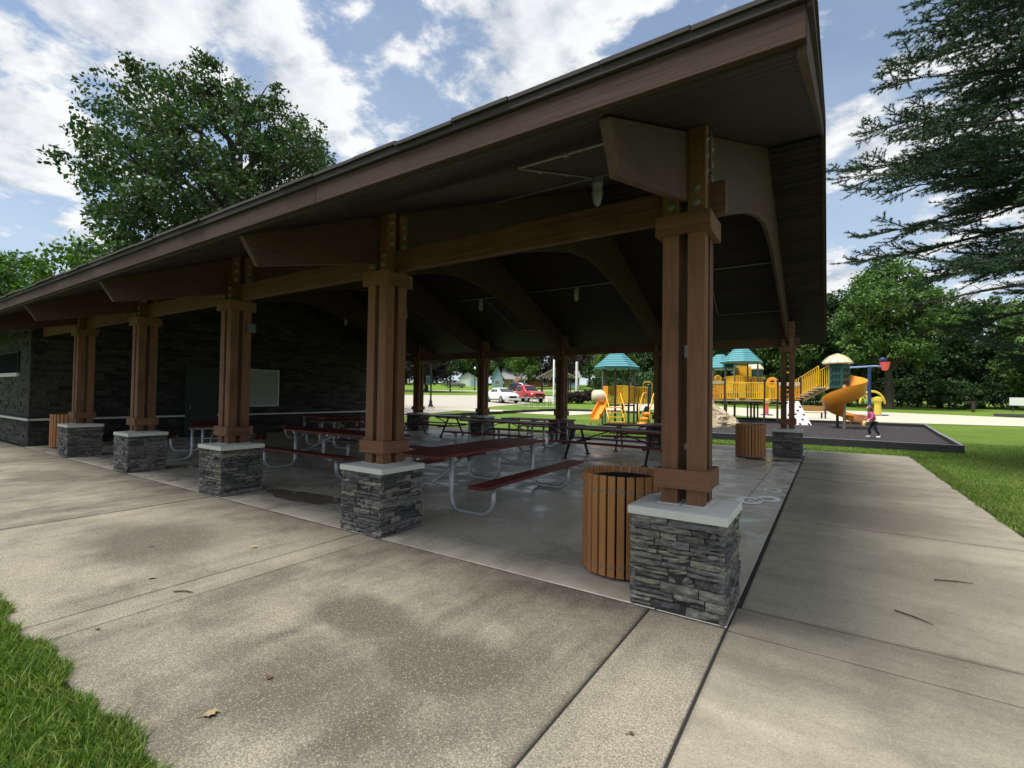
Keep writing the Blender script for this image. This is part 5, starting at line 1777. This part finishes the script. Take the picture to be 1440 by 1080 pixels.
M['siding_blue'] = plain('pale blue siding', (0.26, 0.38, 0.46, 1), 0.7, var=0.06)
M['siding_white'] = plain('white siding', (0.58, 0.62, 0.64, 1), 0.7, var=0.05)
M['roof_grey'] = plain('grey shingle roof', (0.22, 0.22, 0.22, 1), 0.9, var=0.2, nscale=3)
M['roof_tan'] = plain('weathered shingle roof', (0.24, 0.20, 0.16, 1), 0.9, var=0.2, nscale=3)
M['brick_tan'] = plain('tan brick', (0.40, 0.27, 0.17, 1), 0.85, var=0.15, nscale=4)
M['brick_red'] = plain('red brick', (0.22, 0.085, 0.055, 1), 0.85, var=0.2, nscale=4)
def house_block(parent, x0, x1, y0, y1, h, rise, mat, roofmat, gable='X', over=0.4):
    """walls with siding courses, gables along local X or Y, and an overhanging roof"""
    m = MB()
    n = int(h / 0.28)
    for k in range(n):
        z = k * h / n
        for (a, b, c, d) in ((x0, x1, y0, y0 + 0.2), (x0, x1, y1 - 0.2, y1), (x0, x0 + 0.2, y0 + 0.2, y1 - 0.2), (x1 - 0.2, x1, y0 + 0.2, y1 - 0.2)):
            s = 0.012
            m.hexa([(a - s, c - s, z), (b + s, c - s, z), (b + s, d + s, z), (a - s, d + s, z), (a, c, z + h / n), (b, c, z + h / n), (b, d, z + h / n), (a, d, z + h / n)])
    if gable == 'X':
        cy = (y0 + y1) / 2
        for a, b in ((x0, x0 + 0.2), (x1 - 0.2, x1)):
            m.prism([(y0, h), (y1, h), (cy, h + rise)], a, b, 'X')
    else:
        cx = (x0 + x1) / 2
        for a, b in ((y0, y0 + 0.2), (y1 - 0.2, y1)):
            m.prism([(x0, h), (x1, h), (cx, h + rise)], a, b, 'Y')
    w = m.build('wall', mat, parent)
    r = MB()
    if gable == 'X':
        cy, hy = (y0 + y1) / 2, (y1 - y0) / 2
        e = rise / hy * over
        for s in (-1, 1):
            r.prism([(cy, h + rise + 0.02), (cy + s * (hy + over), h - e + 0.02), (cy + s * (hy + over), h - e + 0.2), (cy, h + rise + 0.22)], x0 - over, x1 + over, 'X')
    else:
        cx, hx = (x0 + x1) / 2, (x1 - x0) / 2
        e = rise / hx * over
        for s in (-1, 1):
            r.prism([(cx, h + rise + 0.02), (cx + s * (hx + over), h - e + 0.02), (cx + s * (hx + over), h - e + 0.2), (cx, h + rise + 0.22)], y0 - over, y1 + over, 'Y')
    r.build('roof', roofmat, parent)
    return w
def window(parent, x0, x1, z0, z1, y, cols=2):
    f = MB().box(x0, x1, y - 0.06, y + 0.02, z1 - 0.1, z1).box(x0, x1, y - 0.08, y + 0.02, z0, z0 + 0.1)
    for k in range(cols + 1):
        x = x0 + (x1 - x0) * k / cols
        f.box(x - 0.05, x + 0.05, y - 0.055, y + 0.02, z0 + 0.1, z1 - 0.1)
    f = f.build('window', M['white'], parent)
    for k in range(cols):
        MB().box(x0 + (x1 - x0) * k / cols + 0.05, x0 + (x1 - x0) * (k + 1) / cols - 0.05, y - 0.03, y + 0.01, z0 + 0.1, z1 - 0.1).build('pane', M['car_glass'], f)
AR = math.atan2(RH.y, RH.x)
hz_ = 3.55
h1 = thing('house', 'pale blue house with grey roof, tan brick bay and white windows', 'house', (-72.0, 97.0, hz_ - 0.3), AR)
house_block(h1, 0, 2.9, 0, 9.0, 3.0, 2.4, M['siding_blue'], M['roof_grey'], 'Y')
house_block(h1, 3.15, 9.0, 1.0, 9.0, 2.7, 2.6, M['brick_tan'], M['roof_grey'], 'X', 0.6)
house_block(h1, 9.25, 16.5, 2.0, 9.0, 2.7, 2.0, M['brick_red'], M['roof_grey'], 'X', 0.5)
window(h1, 4.9, 7.2, 0.8, 2.3, 0.98, 4)
window(h1, 0.9, 1.9, 1.0, 2.2, -0.02, 2)
window(h1, 13.6, 14.6, 0.9, 2.2, 1.98, 2)
MB().box(8.2, 9.0, 0.92, 0.98, 0, 2.1).build('door', M['door_grey'], h1)
MB().box(11.2, 11.9, 5, 5.7, 4.2, 5.6).build('chimney', M['brick_red'], h1)
h2 = thing('garage', 'small white and blue garage with a low gable beside the far car', 'garage', (-80.3, 94.0, 3.4), AR)
house_block(h2, 0, 4.6, 0, 6.5, 2.5, 1.2, M['siding_white'], M['roof_grey'], 'Y')
MB().box(3.1, 4.3, -0.07, -0.02, 0, 2.2).build('door', M['siding_blue'], h2)
MB().box(0.5, 2.6, -0.07, -0.02, 0, 2.1).build('garage_door', M['white'], h2)
h3 = thing('house', 'low blue house end half hidden by trees right of the green tree', 'house', (-57.2, 106.5, 3.6), AR)
house_block(h3, 0, 5.0, 0, 7.5, 2.7, 1.8, M['siding_blue'], M['roof_grey'], 'X')
window(h3, 1.0, 2.0, 1.0, 2.2, -0.02, 2)
h4 = thing('garden_shelter', 'small open shelter with weathered gable roof by the white poles', 'shelter', (-35.2, 58.4, gz(-34, 59)), AR)
for x in (0.3, 4.5):
    for y in (0.3, 2.7):
        MB().box(x - .09, x + .09, y - .09, y + .09, 0, 2.75).build('post', M['post_brown'], h4)
rr = MB()
for s in (-1, 1):
    rr.prism([(2.4, 4.15), (2.4 + s * 2.9, 2.65), (2.4 + s * 2.9, 2.83), (2.4, 4.35)], -0.3, 3.3, 'Y')
rr.build('roof', M['roof_tan'], h4)
MB().prism([(-0.2, 2.72), (5.0, 2.72), (2.4, 4.1)], 0.1, 0.2, 'Y').build('gable', M['roof_tan'], h4)
h5 = thing('house', 'far brown roofed house glimpsed through trees behind the stair bridge', 'house', (-8.0, 128.0, gz(-8, 128)), AR)
house_block(h5, 0, 12, 0, 8, 3.2, 2.6, M['brick_tan'], M['roof_tan'], 'X')
window(h5, 3, 5, 1, 2.4, -0.02, 2)

M['globe'] = plain('white lamp globe', (0.80, 0.80, 0.78, 1), 0.25, var=0.03)
def lamp_post(label, x, y, h, banner=False):
    t = thing('street_lamp', label, 'street lamp', (x, y, gz(x, y) - 0.03), AR, 'black lamp posts by the car park')
    if banner:
        MB().lathe([(0.34, 0), (0.34, 0.14), (0, 0.15)], 16).build('footing', M['cap'], t, 40)
    MB().lathe([(0.20, 0.13), (0.20, 0.25), (0.13, 0.35), (0.12, 0.60), (0.075, 0.70), (0.065, h - 0.2), (0.09, h - 0.1), (0.06, h), (0, h)], 14).build('pole', M['black_metal'], t, 40)
    MB().lathe([(0.06, h), (0.15, h + 0.05), (0.21, h + 0.20), (0.19, h + 0.36), (0.09, h + 0.50), (0, h + 0.53)], 14).build('globe', M['globe'], t, True)
    MB().lathe([(0.10, h + 0.47), (0.05, h + 0.56), (0, h + 0.66)], 10).build('finial', M['black_metal'], t, True)
    if banner:
        b = MB().bar((-0.02, 0, 2.62), (-0.40, 0, 2.62), 0.03, 0.03).bar((-0.02, 0, 1.88), (-0.40, 0, 1.88), 0.03, 0.03).build('banner_bracket', M['black_metal'], t)
        MB().box(-0.40, -0.08, -0.006, 0.006, 1.92, 2.58).build('banner', M['post_grey'], b)
        MB().box(-0.37, -0.11, -0.010, -0.007, 2.0, 2.5).build('banner_face', M['dgreen'], b)
lamp_post('black lamp post with a banner bracket on a pale footing', -25.75, 24.6, 4.3, True)
lamp_post('black lamp post with white globe near the purple trees', -54.45, 60.35, 4.9)
lamp_post('black lamp post with white globe right of the white garage', -55.84, 69.06, 4.1)
def stop_sign(x, y):
    t = thing('stop_sign', 'red octagonal stop sign on a thin post before the blue house', 'stop sign', (x, y, gz(x, y)), AR)
    MB().box(-0.035, 0.035, 0.0, 0.05, 0, 2.4).build('post', M['galv'], t)
    oc = [(0.46 * math.cos(PI / 8 + k * PI / 4), 2.15 + 0.46 * math.sin(PI / 8 + k * PI / 4)) for k in range(8)]
    ic = [(0.43 * math.cos(PI / 8 + k * PI / 4), 2.15 + 0.43 * math.sin(PI / 8 + k * PI / 4)) for k in range(8)]
    p = MB().prism(oc, -0.016, -0.002, 'Y').build('plate', M['white'], t)
    MB().prism(ic, -0.021, -0.0165, 'Y').build('face', M['red_b'], p)
    c = bpy.data.curves.new('lettering', 'FONT')
    c.body = 'STOP'
    c.size = 0.32
    c.align_x = 'CENTER'
    c.align_y = 'CENTER'
    c.extrude = 0.003
    c.materials.append(M['white'])
    tmp = bpy.data.objects.new('lettering', c)
    COL.objects.link(tmp)
    dg = bpy.context.evaluated_depsgraph_get()
    me = bpy.data.meshes.new_from_object(tmp.evaluated_get(dg))
    bpy.data.objects.remove(tmp)
    o = link_mesh('lettering', me)
    o.parent = p
    o.location = (0, -0.026, 2.15)
    o.rotation_euler = (PI / 2, 0, 0)
stop_sign(-50.04, 74.62)
def pole(label, x, y, h, r=0.08, name='white_pole'):
    t = MB().lathe([(r, 0), (r, h - 0.03), (r * 0.7, h), (0, h + 0.01)], 12).build(name, M['white'], None, 40, loc=(x, y, gz(x, y) - 0.05))
    tag(t, label, 'pole', 'white poles by the shelter')
pole('thin white pole seen against the middle rear column', -22.39, 38.8, 4.5, 0.085)
pole('thick white pole standing in pale flowering plants', -21.46, 42.1, 4.4, 0.13)
pole('short white marker pole near the green street tree', -59.9, 93.7, 2.5, 0.16, 'marker_pole')
def bike_rack():
    a = Vector((-21.9, 31.9, 0))
    t = thing('bike_rack', 'silver bike rack of looped tubes on the lawn before the cars', 'bike rack', (a.x, a.y, gz(a.x, a.y)), math.atan2(1.2, 2.4))
    for k in range(6):
        x = k * 0.52
        arch_handle(t, (x, 0, -0.1), (x + 0.36, 0, -0.1), 0.92, 'hoop', 'galv', 0.025)
    MB().tube([(-0.1, 0, 0.04), (3.1, 0, 0.04)], 0.025, 6).build('ground_rail', M['galv'], t)
bike_rack()
# ------------------------------------------------------------------ trees
def unit(n):
    v = rng.normal(size=(n, 3))
    return v / np.linalg.norm(v, axis=1)[:, None]
def leaf_mesh(name, centres, size, mat, droop=0.3, aspect=0.55, nrm=None):
    """many small folded leaves, one quad each"""
    n = len(centres)
    ax = unit(n)
    ax[:, 2] -= droop
    ax /= np.linalg.norm(ax, axis=1)[:, None]
    up = unit(n)
    up[:, 2] += 0.9
    sd = np.cross(ax, up)
    sd /= np.linalg.norm(sd, axis=1)[:, None] + 1e-9
    nn = np.cross(sd, ax)
    s = (size * rng.uniform(0.65, 1.35, n))[:, None]
    v = np.empty((n, 4, 3))
    v[:, 0] = centres
    v[:, 1] = centres + ax * s * 0.5 + sd * s * aspect * 0.5 + nn * s * 0.08
    v[:, 2] = centres + ax * s
    v[:, 3] = centres + ax * s * 0.5 - sd * s * aspect * 0.5 + nn * s * 0.08
    return npmesh(name, v.reshape(-1, 3), 4, n, mat)
def limb(mb, a, b, r0, r1, seed, n=6, wob=0.12):
    r = random.Random(seed)
    a, b = Vector(a), Vector(b)
    L = (b - a).length
    pts, rs = [], []
    for i in range(n):
        f = i / (n - 1)
        w = wob * L * math.sin(f * PI) * 0.6
        p = a.lerp(b, f) + Vector((r.uniform(-w, w), r.uniform(-w, w), r.uniform(-w, w) * 0.4 + 0.10 * L * math.sin(f * PI)))
        pts.append(p)
        rs.append(r0 + (r1 - r0) * f)
    mb.tube(pts, rs, 6, cap=False)
    return pts
def tree_proto(seed, H, Rc, base, mat, nlobe, nclump, per, leaf, clump_r, trunk_r, flat=1.0, lob=(0.30, 0.46)):
    """trunk mesh and crown mesh; the crown is clumps of leaves spread over overlapping lobes carried by limbs"""
    r = random.Random(seed)
    mb = MB()
    mb.tube([(0, 0, -0.3), (0, 0, 0.15), (0.05 * H / 10, 0, base * 0.6), (0, 0.03 * H / 10, base), (0.1, 0.1, base + (H - base) * 0.45), (0.15, 0.0, H * 0.86)],
            [trunk_r * 1.5, trunk_r * 1.1, trunk_r * 0.9, trunk_r * 0.8, trunk_r * 0.42, trunk_r * 0.10], 10, cap=False)
    lobes = []
    for k in range(nlobe):
        f = (k + 0.5) / nlobe
        z = base + (H - base) * (0.10 + 0.80 * f)
        prof = math.sin(PI * min(1, 0.16 + 0.80 * f)) ** 0.7
        a = k * 2.39996 + r.uniform(-0.4, 0.4)
        d = Rc * prof * r.uniform(0.35, 0.74)
        lr = Rc * r.uniform(*lob) * (0.55 + 0.45 * prof)
        c = Vector((d * math.cos(a), d * math.sin(a), min(z, H - lr * 0.75)))
        lobes.append((c, lr))
        st = Vector((0, 0, max(base * 0.85, c.z - d * r.uniform(0.5, 0.95) - lr * 0.3)))
        p = limb(mb, st, c, trunk_r * 0.36, trunk_r * 0.07, seed * 31 + k)
        for q in range(4):
            e = c + Vector((r.gauss(0, 1), r.gauss(0, 1), r.gauss(0, 0.7))).normalized() * lr * 0.85
            limb(mb, p[3], e, trunk_r * 0.12, trunk_r * 0.03, seed * 57 + k * 7 + q, 5)
    wts = np.array([l[1] ** 2 for l in lobes])
    wts /= wts.sum()
    pick = rng.choice(len(lobes), nclump, p=wts)
    C = np.array([tuple(lobes[i][0]) for i in pick])
    LR = np.array([lobes[i][1] for i in pick])
    d = unit(nclump)
    rad = rng.uniform(0.35, 1.0, nclump) ** 0.5
    cc = C + d * (LR * rad)[:, None] * np.array([1, 1, 0.82 * flat])
    cr = clump_r * rng.uniform(0.6, 1.35, nclump)
    cnt = np.maximum(4, (per * rng.uniform(0.5, 1.4, nclump)).astype(int))
    idx = np.repeat(np.arange(nclump), cnt)
    off = unit(len(idx)) * rng.random(len(idx))[:, None] ** 0.45 * 0.9
    pts = cc[idx] + off * cr[idx][:, None] * np.array([1, 1, 0.7])
    pts = pts[pts[:, 2] > base * 0.55]
    me = leaf_mesh('crown', pts, leaf, mat)
    tm = mb.mesh('trunk', M['bark'], True)
    return tm, me
def plant_tree(name, proto, label, x, y, rz, s, group, cat='tree', z=None):
    t = thing(name, label, cat, (x, y, (gz(x, y) - 0.05) if z is None else z), rz, group)
    link_mesh('trunk', proto[0], t, scale=(s, s, s))
    link_mesh('crown', proto[1], t, scale=(s, s, s))
    return t
P_maple = tree_proto(21, 21.5, 10.2, 5.0, M['leaf_maple'], 52, 1150, 60, 0.25, 0.72, 0.55, 0.9, (0.17, 0.30))
P_mid = tree_proto(12, 14, 5.2, 3.0, M['leaf_mid'], 16, 420, 34, 0.40, 0.85, 0.32)
P_mid2 = tree_proto(13, 16, 5.6, 1.6, M['leaf_mid'], 18, 460, 34, 0.42, 0.9, 0.38)
P_dark = tree_proto(14, 15, 5.4, 0.9, M['leaf_dark'], 18, 480, 34, 0.44, 0.9, 0.34)
P_light = tree_proto(15, 11, 4.6, 2.4, M['leaf_light'], 14, 360, 32, 0.36, 0.8, 0.26)
P_purple = tree_proto(16, 11, 5.6, 1.3, M['leaf_purple'], 16, 460, 34, 0.38, 0.85, 0.36)
P_right = tree_proto(18, 20, 7.4, 5.0, M['leaf_mid'], 34, 900, 42, 0.38, 0.9, 0.50, 0.9, (0.22, 0.36))
P_bush = tree_proto(17, 3.0, 2.3, 0.3, M['leaf_dark'], 9, 130, 30, 0.26, 0.5, 0.07)
P_bushl = tree_proto(19, 1.1, 0.9, 0.08, M['leaf_purple'], 8, 70, 26, 0.12, 0.2, 0.02)

plant_tree('maple_tree', P_maple, 'big dense maple rising behind the pavilion roof on the left', -30.9, 11.9, 0.4, 1.03, None)
plant_tree('broadleaf_tree', P_mid, 'smaller tree low over the eave at the far left edge', -74.5, 9.5, 0.7, 1.16, None)
plant_tree('broadleaf_tree', P_light, 'fresh green treetop just left of the big maple above the eave', -52.5, 12.3, 2.0, 1.36, None)
plant_tree('broadleaf_tree', P_right, 'tall green tree behind the splash post right of the roof', 7.0, 74.0, 0.3, 1.0, None)
plant_tree('broadleaf_tree', P_mid2, 'green tree right beside the roof verge behind the slide tower', -3.5, 84.0, 1.3, 1.12, None)
plant_tree('broadleaf_tree', P_mid2, 'grey-trunked tree at the lawn edge right of the tall tree', 24.0, 84.0, 2.3, 1.15, None)
plant_tree('broadleaf_tree', P_dark, 'forked dark tree at the lawn edge nearest the white sign', 31.0, 86.0, 0.1, 1.2, None)
plant_tree('broadleaf_tree', P_purple, 'purple-leaved tree standing alone left of the lamp with banner', -57.0, 57.0, 0.8, 1.05, None)
plant_tree('broadleaf_tree', P_purple, 'purple-leaved tree farther left, half behind the rear column', -66.0, 55.5, 2.8, 1.0, None)
plant_tree('broadleaf_tree', P_light, 'bright green tree in front of the blue house', -58.5, 93.0, 0.4, 0.95, None)
plant_tree('broadleaf_tree', P_purple, 'purple-leaved tree right of the blue house', -52.0, 97.5, 1.4, 1.1, None)
plant_tree('broadleaf_tree', P_mid, 'green tree above the white garage', -72.0, 104.0, 1.2, 1.1, None)
plant_tree('street_tree', P_light, 'slender light green tree behind the white poles', -30.0, 76.0, 0.6, 1.0, None)
belt = [  # the wood that closes the view
    (-118, 84, 'd'), (-110, 92, 'd'), (-104, 84, 'm'), (-101, 108, 'd'), (-90, 112, 'd'), (-96, 122, 'm'), (-80, 128, 'd'), (-104, 98, 'd'), (-84, 108, 'm'), (-96, 88, 'd'), (-92, 104, 'm'), (-84, 118, 'd'), (-74, 116, 'm'), (-66, 124, 'd'), (-56, 122, 'm'), (-46, 116, 'd'), (-40, 102, 'm'), (-34, 110, 'd'), (-30, 92, 'd'), (-25, 84, 'd'), (-21, 96, 'm'),
    (-19, 80, 'd'), (-14, 92, 'd'), (-13, 76, 'd'), (-8, 86, 'm'), (-6, 98, 'd'), (0, 100, 'd'), (1, 86, 'd'), (8, 98, 'd'), (14, 88, 'd'), (15, 104, 'm'), (20, 96, 'd'), (27, 102, 'd'), (36, 96, 'd'),
    (38, 84, 'm'), (43, 92, 'd'), (46, 78, 'd'), (50, 86, 'm'), (53, 72, 'd'), (58, 80, 'd'), (62, 66, 'm'), (66, 76, 'd'), (30, 116, 'd'), (44, 108, 'd'), (56, 98, 'd'), (68, 90, 'd'), (10, 116, 'd'), (-10, 114, 'd'), (-22, 118, 'd')]
for i, (x, y, k) in enumerate(belt):
    s = 0.95 + 0.35 * ((i * 37) % 10) / 10
    plant_tree('wood_tree', {'d': P_dark, 'm': P_mid2}[k], {'d': 'dark dense tree in the wood that closes the view behind the park', 'm': 'mid green taller tree in the wood that closes the view'}[k], x, y, i * 1.7, s, {'d': 'dark trees in the wood behind the park', 'm': 'mid green trees in the wood behind the park'}[k])
hedge = [(-28, 70), (-24, 72), (-20, 68), (-16, 70), (-11, 69), (-7, 73), (-2, 74), (3, 80), (9, 86), (14, 82), (18, 88), (22, 91), (28, 90), (34, 90), (38, 78), (41, 86), (46, 70), (50, 76), (54, 66), (58, 70), (62, 60), (-34, 78), (-38, 90), (12, 93), (33, 80)]
for i, (x, y) in enumerate(hedge):
    plant_tree('bush', P_bush, 'one of the dark bushes under the wood trees', x, y, i * 2.1, 1.0 + 0.5 * ((i * 13) % 7) / 7, 'bushes along the wood edge', 'bush')
for i, (x, y) in enumerate([(-22.6, 40.6), (-21.6, 41.3), (-20.6, 41.6), (-21.0, 42.4), (-22.3, 41.8), (-19.7, 42.4)]):
    plant_tree('flowering_plant', P_bushl, 'grey-purple flowering plant round the white pole', x, y, i * 1.1, 0.95 + 0.2 * (i % 3), 'flowering plants by the white poles', 'plant')

# the big fir that hangs in from the right
def fir(x, y):
    t = thing('fir_tree', 'large dark fir with drooping branches hanging in from the right', 'tree', (x, y, -0.05))
    r = random.Random(11)
    H = 19.0
    MB().tube([(0, 0, -0.3), (0, 0, 0.2), (0.05, 0, 6), (0, 0.05, 12), (0, 0, H)], [0.55, 0.42, 0.34, 0.2, 0.03], 12, cap=False).build('trunk', M['bark'], t, True)
    br, dead = MB(), MB()
    seg_a, seg_b, seg_w = [], [], []
    dry_a, dry_b = [], []
    h = 2.7
    k = 0
    while h < H - 0.4:
        f = (h - 2.7) / (H - 2.7)
        for wv in range(6 if h > 6.5 else 5):
            az = k * 1.31 + wv * 2 * PI / (6 if h > 6.5 else 5) + r.uniform(-0.35, 0.35)
            h0 = h + r.uniform(-0.14, 0.14)
            L = (6.7 * (1 - f) ** 0.75 + 0.3) * r.uniform(0.66, 1.08)
            if h0 < 5.4:
                L *= 0.42 + 0.30 * max(0, h0 - 2.7) / 2.7
            dx, dy = math.cos(az), math.sin(az)
            dr = r.uniform(0.34, 0.62)
            pts = []
            for i in range(11):
                u = i / 10
                z = h0 + L * (0.20 * u - dr * u * u + 0.30 * u ** 3) * (1 - 0.5 * f) + r.uniform(-0.03, 0.03)
                wob = 0.05 * L * math.sin(u * 4 + k + wv) + r.uniform(-0.04, 0.04)
                pts.append(Vector((dx * L * u - dy * wob, dy * L * u + dx * wob, z)))
            r0 = 0.070 * (1 - 0.6 * f)
            is_dead = h0 < 4.9 and r.random() < 0.55
            (dead if is_dead else br).tube(pts, [r0 * (1 - 0.9 * i / 10) for i in range(11)], 5, cap=False)
            n = int(L / 0.115)
            gap0 = r.uniform(0.2, 0.9)
            for i in range(n):
                u = 0.20 + 0.80 * (i + r.random()) / n
                if abs(u - gap0) < 0.07:
                    continue
                q = u * 10
                j = min(int(q), 9)
                p = pts[j].lerp(pts[j + 1], q - j)
                tg = (pts[j + 1] - pts[j]).normalized()
                sd = Vector((-dy, dx, 0)) * (1 if i % 2 else -1)
                tl = (0.28 + 1.15 * max(0.0, 1 - abs(u - 0.45) * 1.5)) * min(1, L / 3.5) * r.uniform(0.55, 1.35)
                e = p + (tg * r.uniform(0.35, 1.0) + sd * r.uniform(0.45, 1.0) + Vector((0, 0, r.uniform(-0.40, 0.28)))) * tl * 0.85
                m = p.lerp(e, 0.5) + Vector((r.uniform(-.04, .04), r.uniform(-.04, .04), 0.05 * tl - 0.02))
                if is_dead or (h0 < 5.2 and u < 0.5) or (u < 0.30):
                    if r.random() < 0.5:
                        dead.tube([p, m + Vector((0, 0, 0.03)), e - Vector((0, 0, 0.12 * tl))], [0.010, 0.007, 0.003], 4, cap=False)
                        if r.random() < 0.40:
                            dry_a.append(tuple(m)); dry_b.append(tuple(e))
                    continue
                e = e + Vector((0, 0, 0.10 * tl))
                br.tube([p, m, e], [0.009, 0.007, 0.003], 3, cap=False)
                seg_a.append(tuple(p)); seg_b.append(tuple(m))
                seg_a.append(tuple(m)); seg_b.append(tuple(e))
                nt = int(tl / 0.12)
                for w in range(nt):
                    if r.random() < 0.15:
                        continue
                    v = 0.22 + 0.72 * w / max(1, nt)
                    b0 = (p.lerp(m, v * 2) if v < 0.5 else m.lerp(e, v * 2 - 1))
                    dd = (e - p).normalized()
                    s2 = dd.cross(Vector((0, 0, 1))).normalized() * (1 if w % 2 else -1)
                    b1 = b0 + (dd * r.uniform(0.4, 1.0) + s2 * r.uniform(0.5, 0.9) + Vector((0, 0, r.uniform(-0.30, 0.30)))) * tl * 0.36 * (1.15 - v * 0.6) * r.uniform(0.6, 1.2)
                    seg_a.append(tuple(b0)); seg_b.append(tuple(b1))
        h += 0.45 + 0.12 * f
        k += 1
    br.build('branch', M['bark'], t, True)
    stuff(dead.build('dead_twigs', M['bark_pale'], t))
    def needles(A, B, per_m, ln, wd):
        A, B = np.array(A), np.array(B)
        D = B - A
        L = np.linalg.norm(D, axis=1)
        cnt = np.maximum(3, (L * per_m).astype(int))
        idx = np.repeat(np.arange(len(A)), cnt)
        u = rng.random(len(idx))[:, None]
        d = (D / (L[:, None] + 1e-9))[idx]
        p = A[idx] + D[idx] * u
        rad = unit(len(idx))
        rad -= d * (rad * d).sum(1)[:, None]
        rad /= np.linalg.norm(rad, axis=1)[:, None] + 1e-9
        ax = d * 0.75 + rad * 0.8
        ax[:, 2] += 0.15
        ax /= np.linalg.norm(ax, axis=1)[:, None]
        sd = np.cross(ax, unit(len(idx)))
        sd /= np.linalg.norm(sd, axis=1)[:, None] + 1e-9
        l = (ln * rng.uniform(0.7, 1.3, len(idx)))[:, None]
        v = np.empty((len(idx), 3, 3))
        v[:, 0] = p - sd * wd
        v[:, 1] = p + sd * wd
        v[:, 2] = p + ax * l
        return v.reshape(-1, 3), len(idx)
    v, n = needles(seg_a, seg_b, 165, 0.066, 0.0085)
    print('fir needles', n, 'segments', len(seg_a))
    link_mesh('foliage', npmesh('foliage', v, 3, n, M['needle']), t)['kind'] = 'stuff'
    v, n = needles(dry_a, dry_b, 60, 0.09, 0.008)
    link_mesh('dry_foliage', npmesh('dry_foliage', v, 3, n, M['needle_dry']), t)['kind'] = 'stuff'
fir(6.3, 12.7)

# ------------------------------------------------------------------ grass blades where the lawn is near
def blades(name, pts, hh, ww, lean_to=None):
    n = len(pts)
    a = rng.uniform(0, 2 * np.pi, n)
    ca, sa = np.cos(a), np.sin(a)
    h = hh * rng.uniform(0.45, 1.25, n)
    lean = rng.uniform(0.15, 0.95, n) * h
    la = rng.uniform(0, 2 * np.pi, n)
    lx, ly = np.cos(la) * lean, np.sin(la) * lean
    w = ww * rng.uniform(0.7, 1.3, n)
    v = np.zeros((n, 5, 3))
    sx, sy = ca * w, sa * w
    x, y, z = pts[:, 0], pts[:, 1], pts[:, 2]
    v[:, 0] = np.stack([x - sx, y - sy, z], 1)
    v[:, 1] = np.stack([x + sx, y + sy, z], 1)
    v[:, 2] = np.stack([x + lx * 0.35 + sx * 0.8, y + ly * 0.35 + sy * 0.8, z + h * 0.6], 1)
    v[:, 3] = np.stack([x + lx * 0.35 - sx * 0.8, y + ly * 0.35 - sy * 0.8, z + h * 0.6], 1)
    v[:, 4] = np.stack([x + lx, y + ly, z + h * 0.95], 1)
    b = (np.arange(n) * 5)[:, None]
    f = np.concatenate([b + np.array([[0, 1, 2]]), b + np.array([[0, 2, 3]]), b + np.array([[3, 2, 4]])], 1).reshape(-1, 3)
    o = link_mesh(name, npmesh(name, v.reshape(-1, 3), 3, len(f), M['blade'], False, f))
    o['kind'] = 'stuff'
    return o
def scatter(n, x0, x1, y0, y1, z=-0.03, keep=None):
    p = np.stack([rng.uniform(x0, x1, n), rng.uniform(y0, y1, n), np.full(n, z)], 1)
    if keep is not None:
        p = p[keep(p)]
    return p
edge = lambda p: p[:, 1] < -2.835 + 0.05 * np.sin(p[:, 0] * 5.1) + 0.035 * np.sin(p[:, 0] * 13.7)
blades('grass_front', np.concatenate([scatter(52000, -5.6, -0.8, -4.2, -2.8, keep=edge), scatter(26000, -12, -5.6, -4.2, -2.8, keep=edge), scatter(9000, -5.6, -0.8, -2.93, -2.80, keep=edge)]), 0.082, 0.0034)
blades('clover', scatter(5200, -5.6, -0.8, -4.2, -2.84, keep=edge), 0.055, 0.0075)
ekeep = lambda p: p[:, 0] > 2.62 + 0.03 * np.sin(p[:, 1] * 4.3) + 0.02 * np.sin(p[:, 1] * 11)
far_in = lambda p: ~((p[:, 0] < 4.3) & (p[:, 1] > 16.85) & (p[:, 1] < 32.5))
blades('grass_side', np.concatenate([scatter(60000, 2.55, 6.5, 1.5, 9.5, keep=ekeep), scatter(24000, 2.55, 6.5, -4.0, 1.5, keep=ekeep), scatter(52000, 2.55, 9.0, 9.5, 22, keep=lambda p: ekeep(p) & far_in(p)), scatter(16000, 2.58, 2.95, 2.0, 14.6, keep=ekeep)]), 0.060, 0.0042)
blades('grass_back', scatter(26000, -16, 4.5, 14.48, 16.85), 0.060, 0.006)
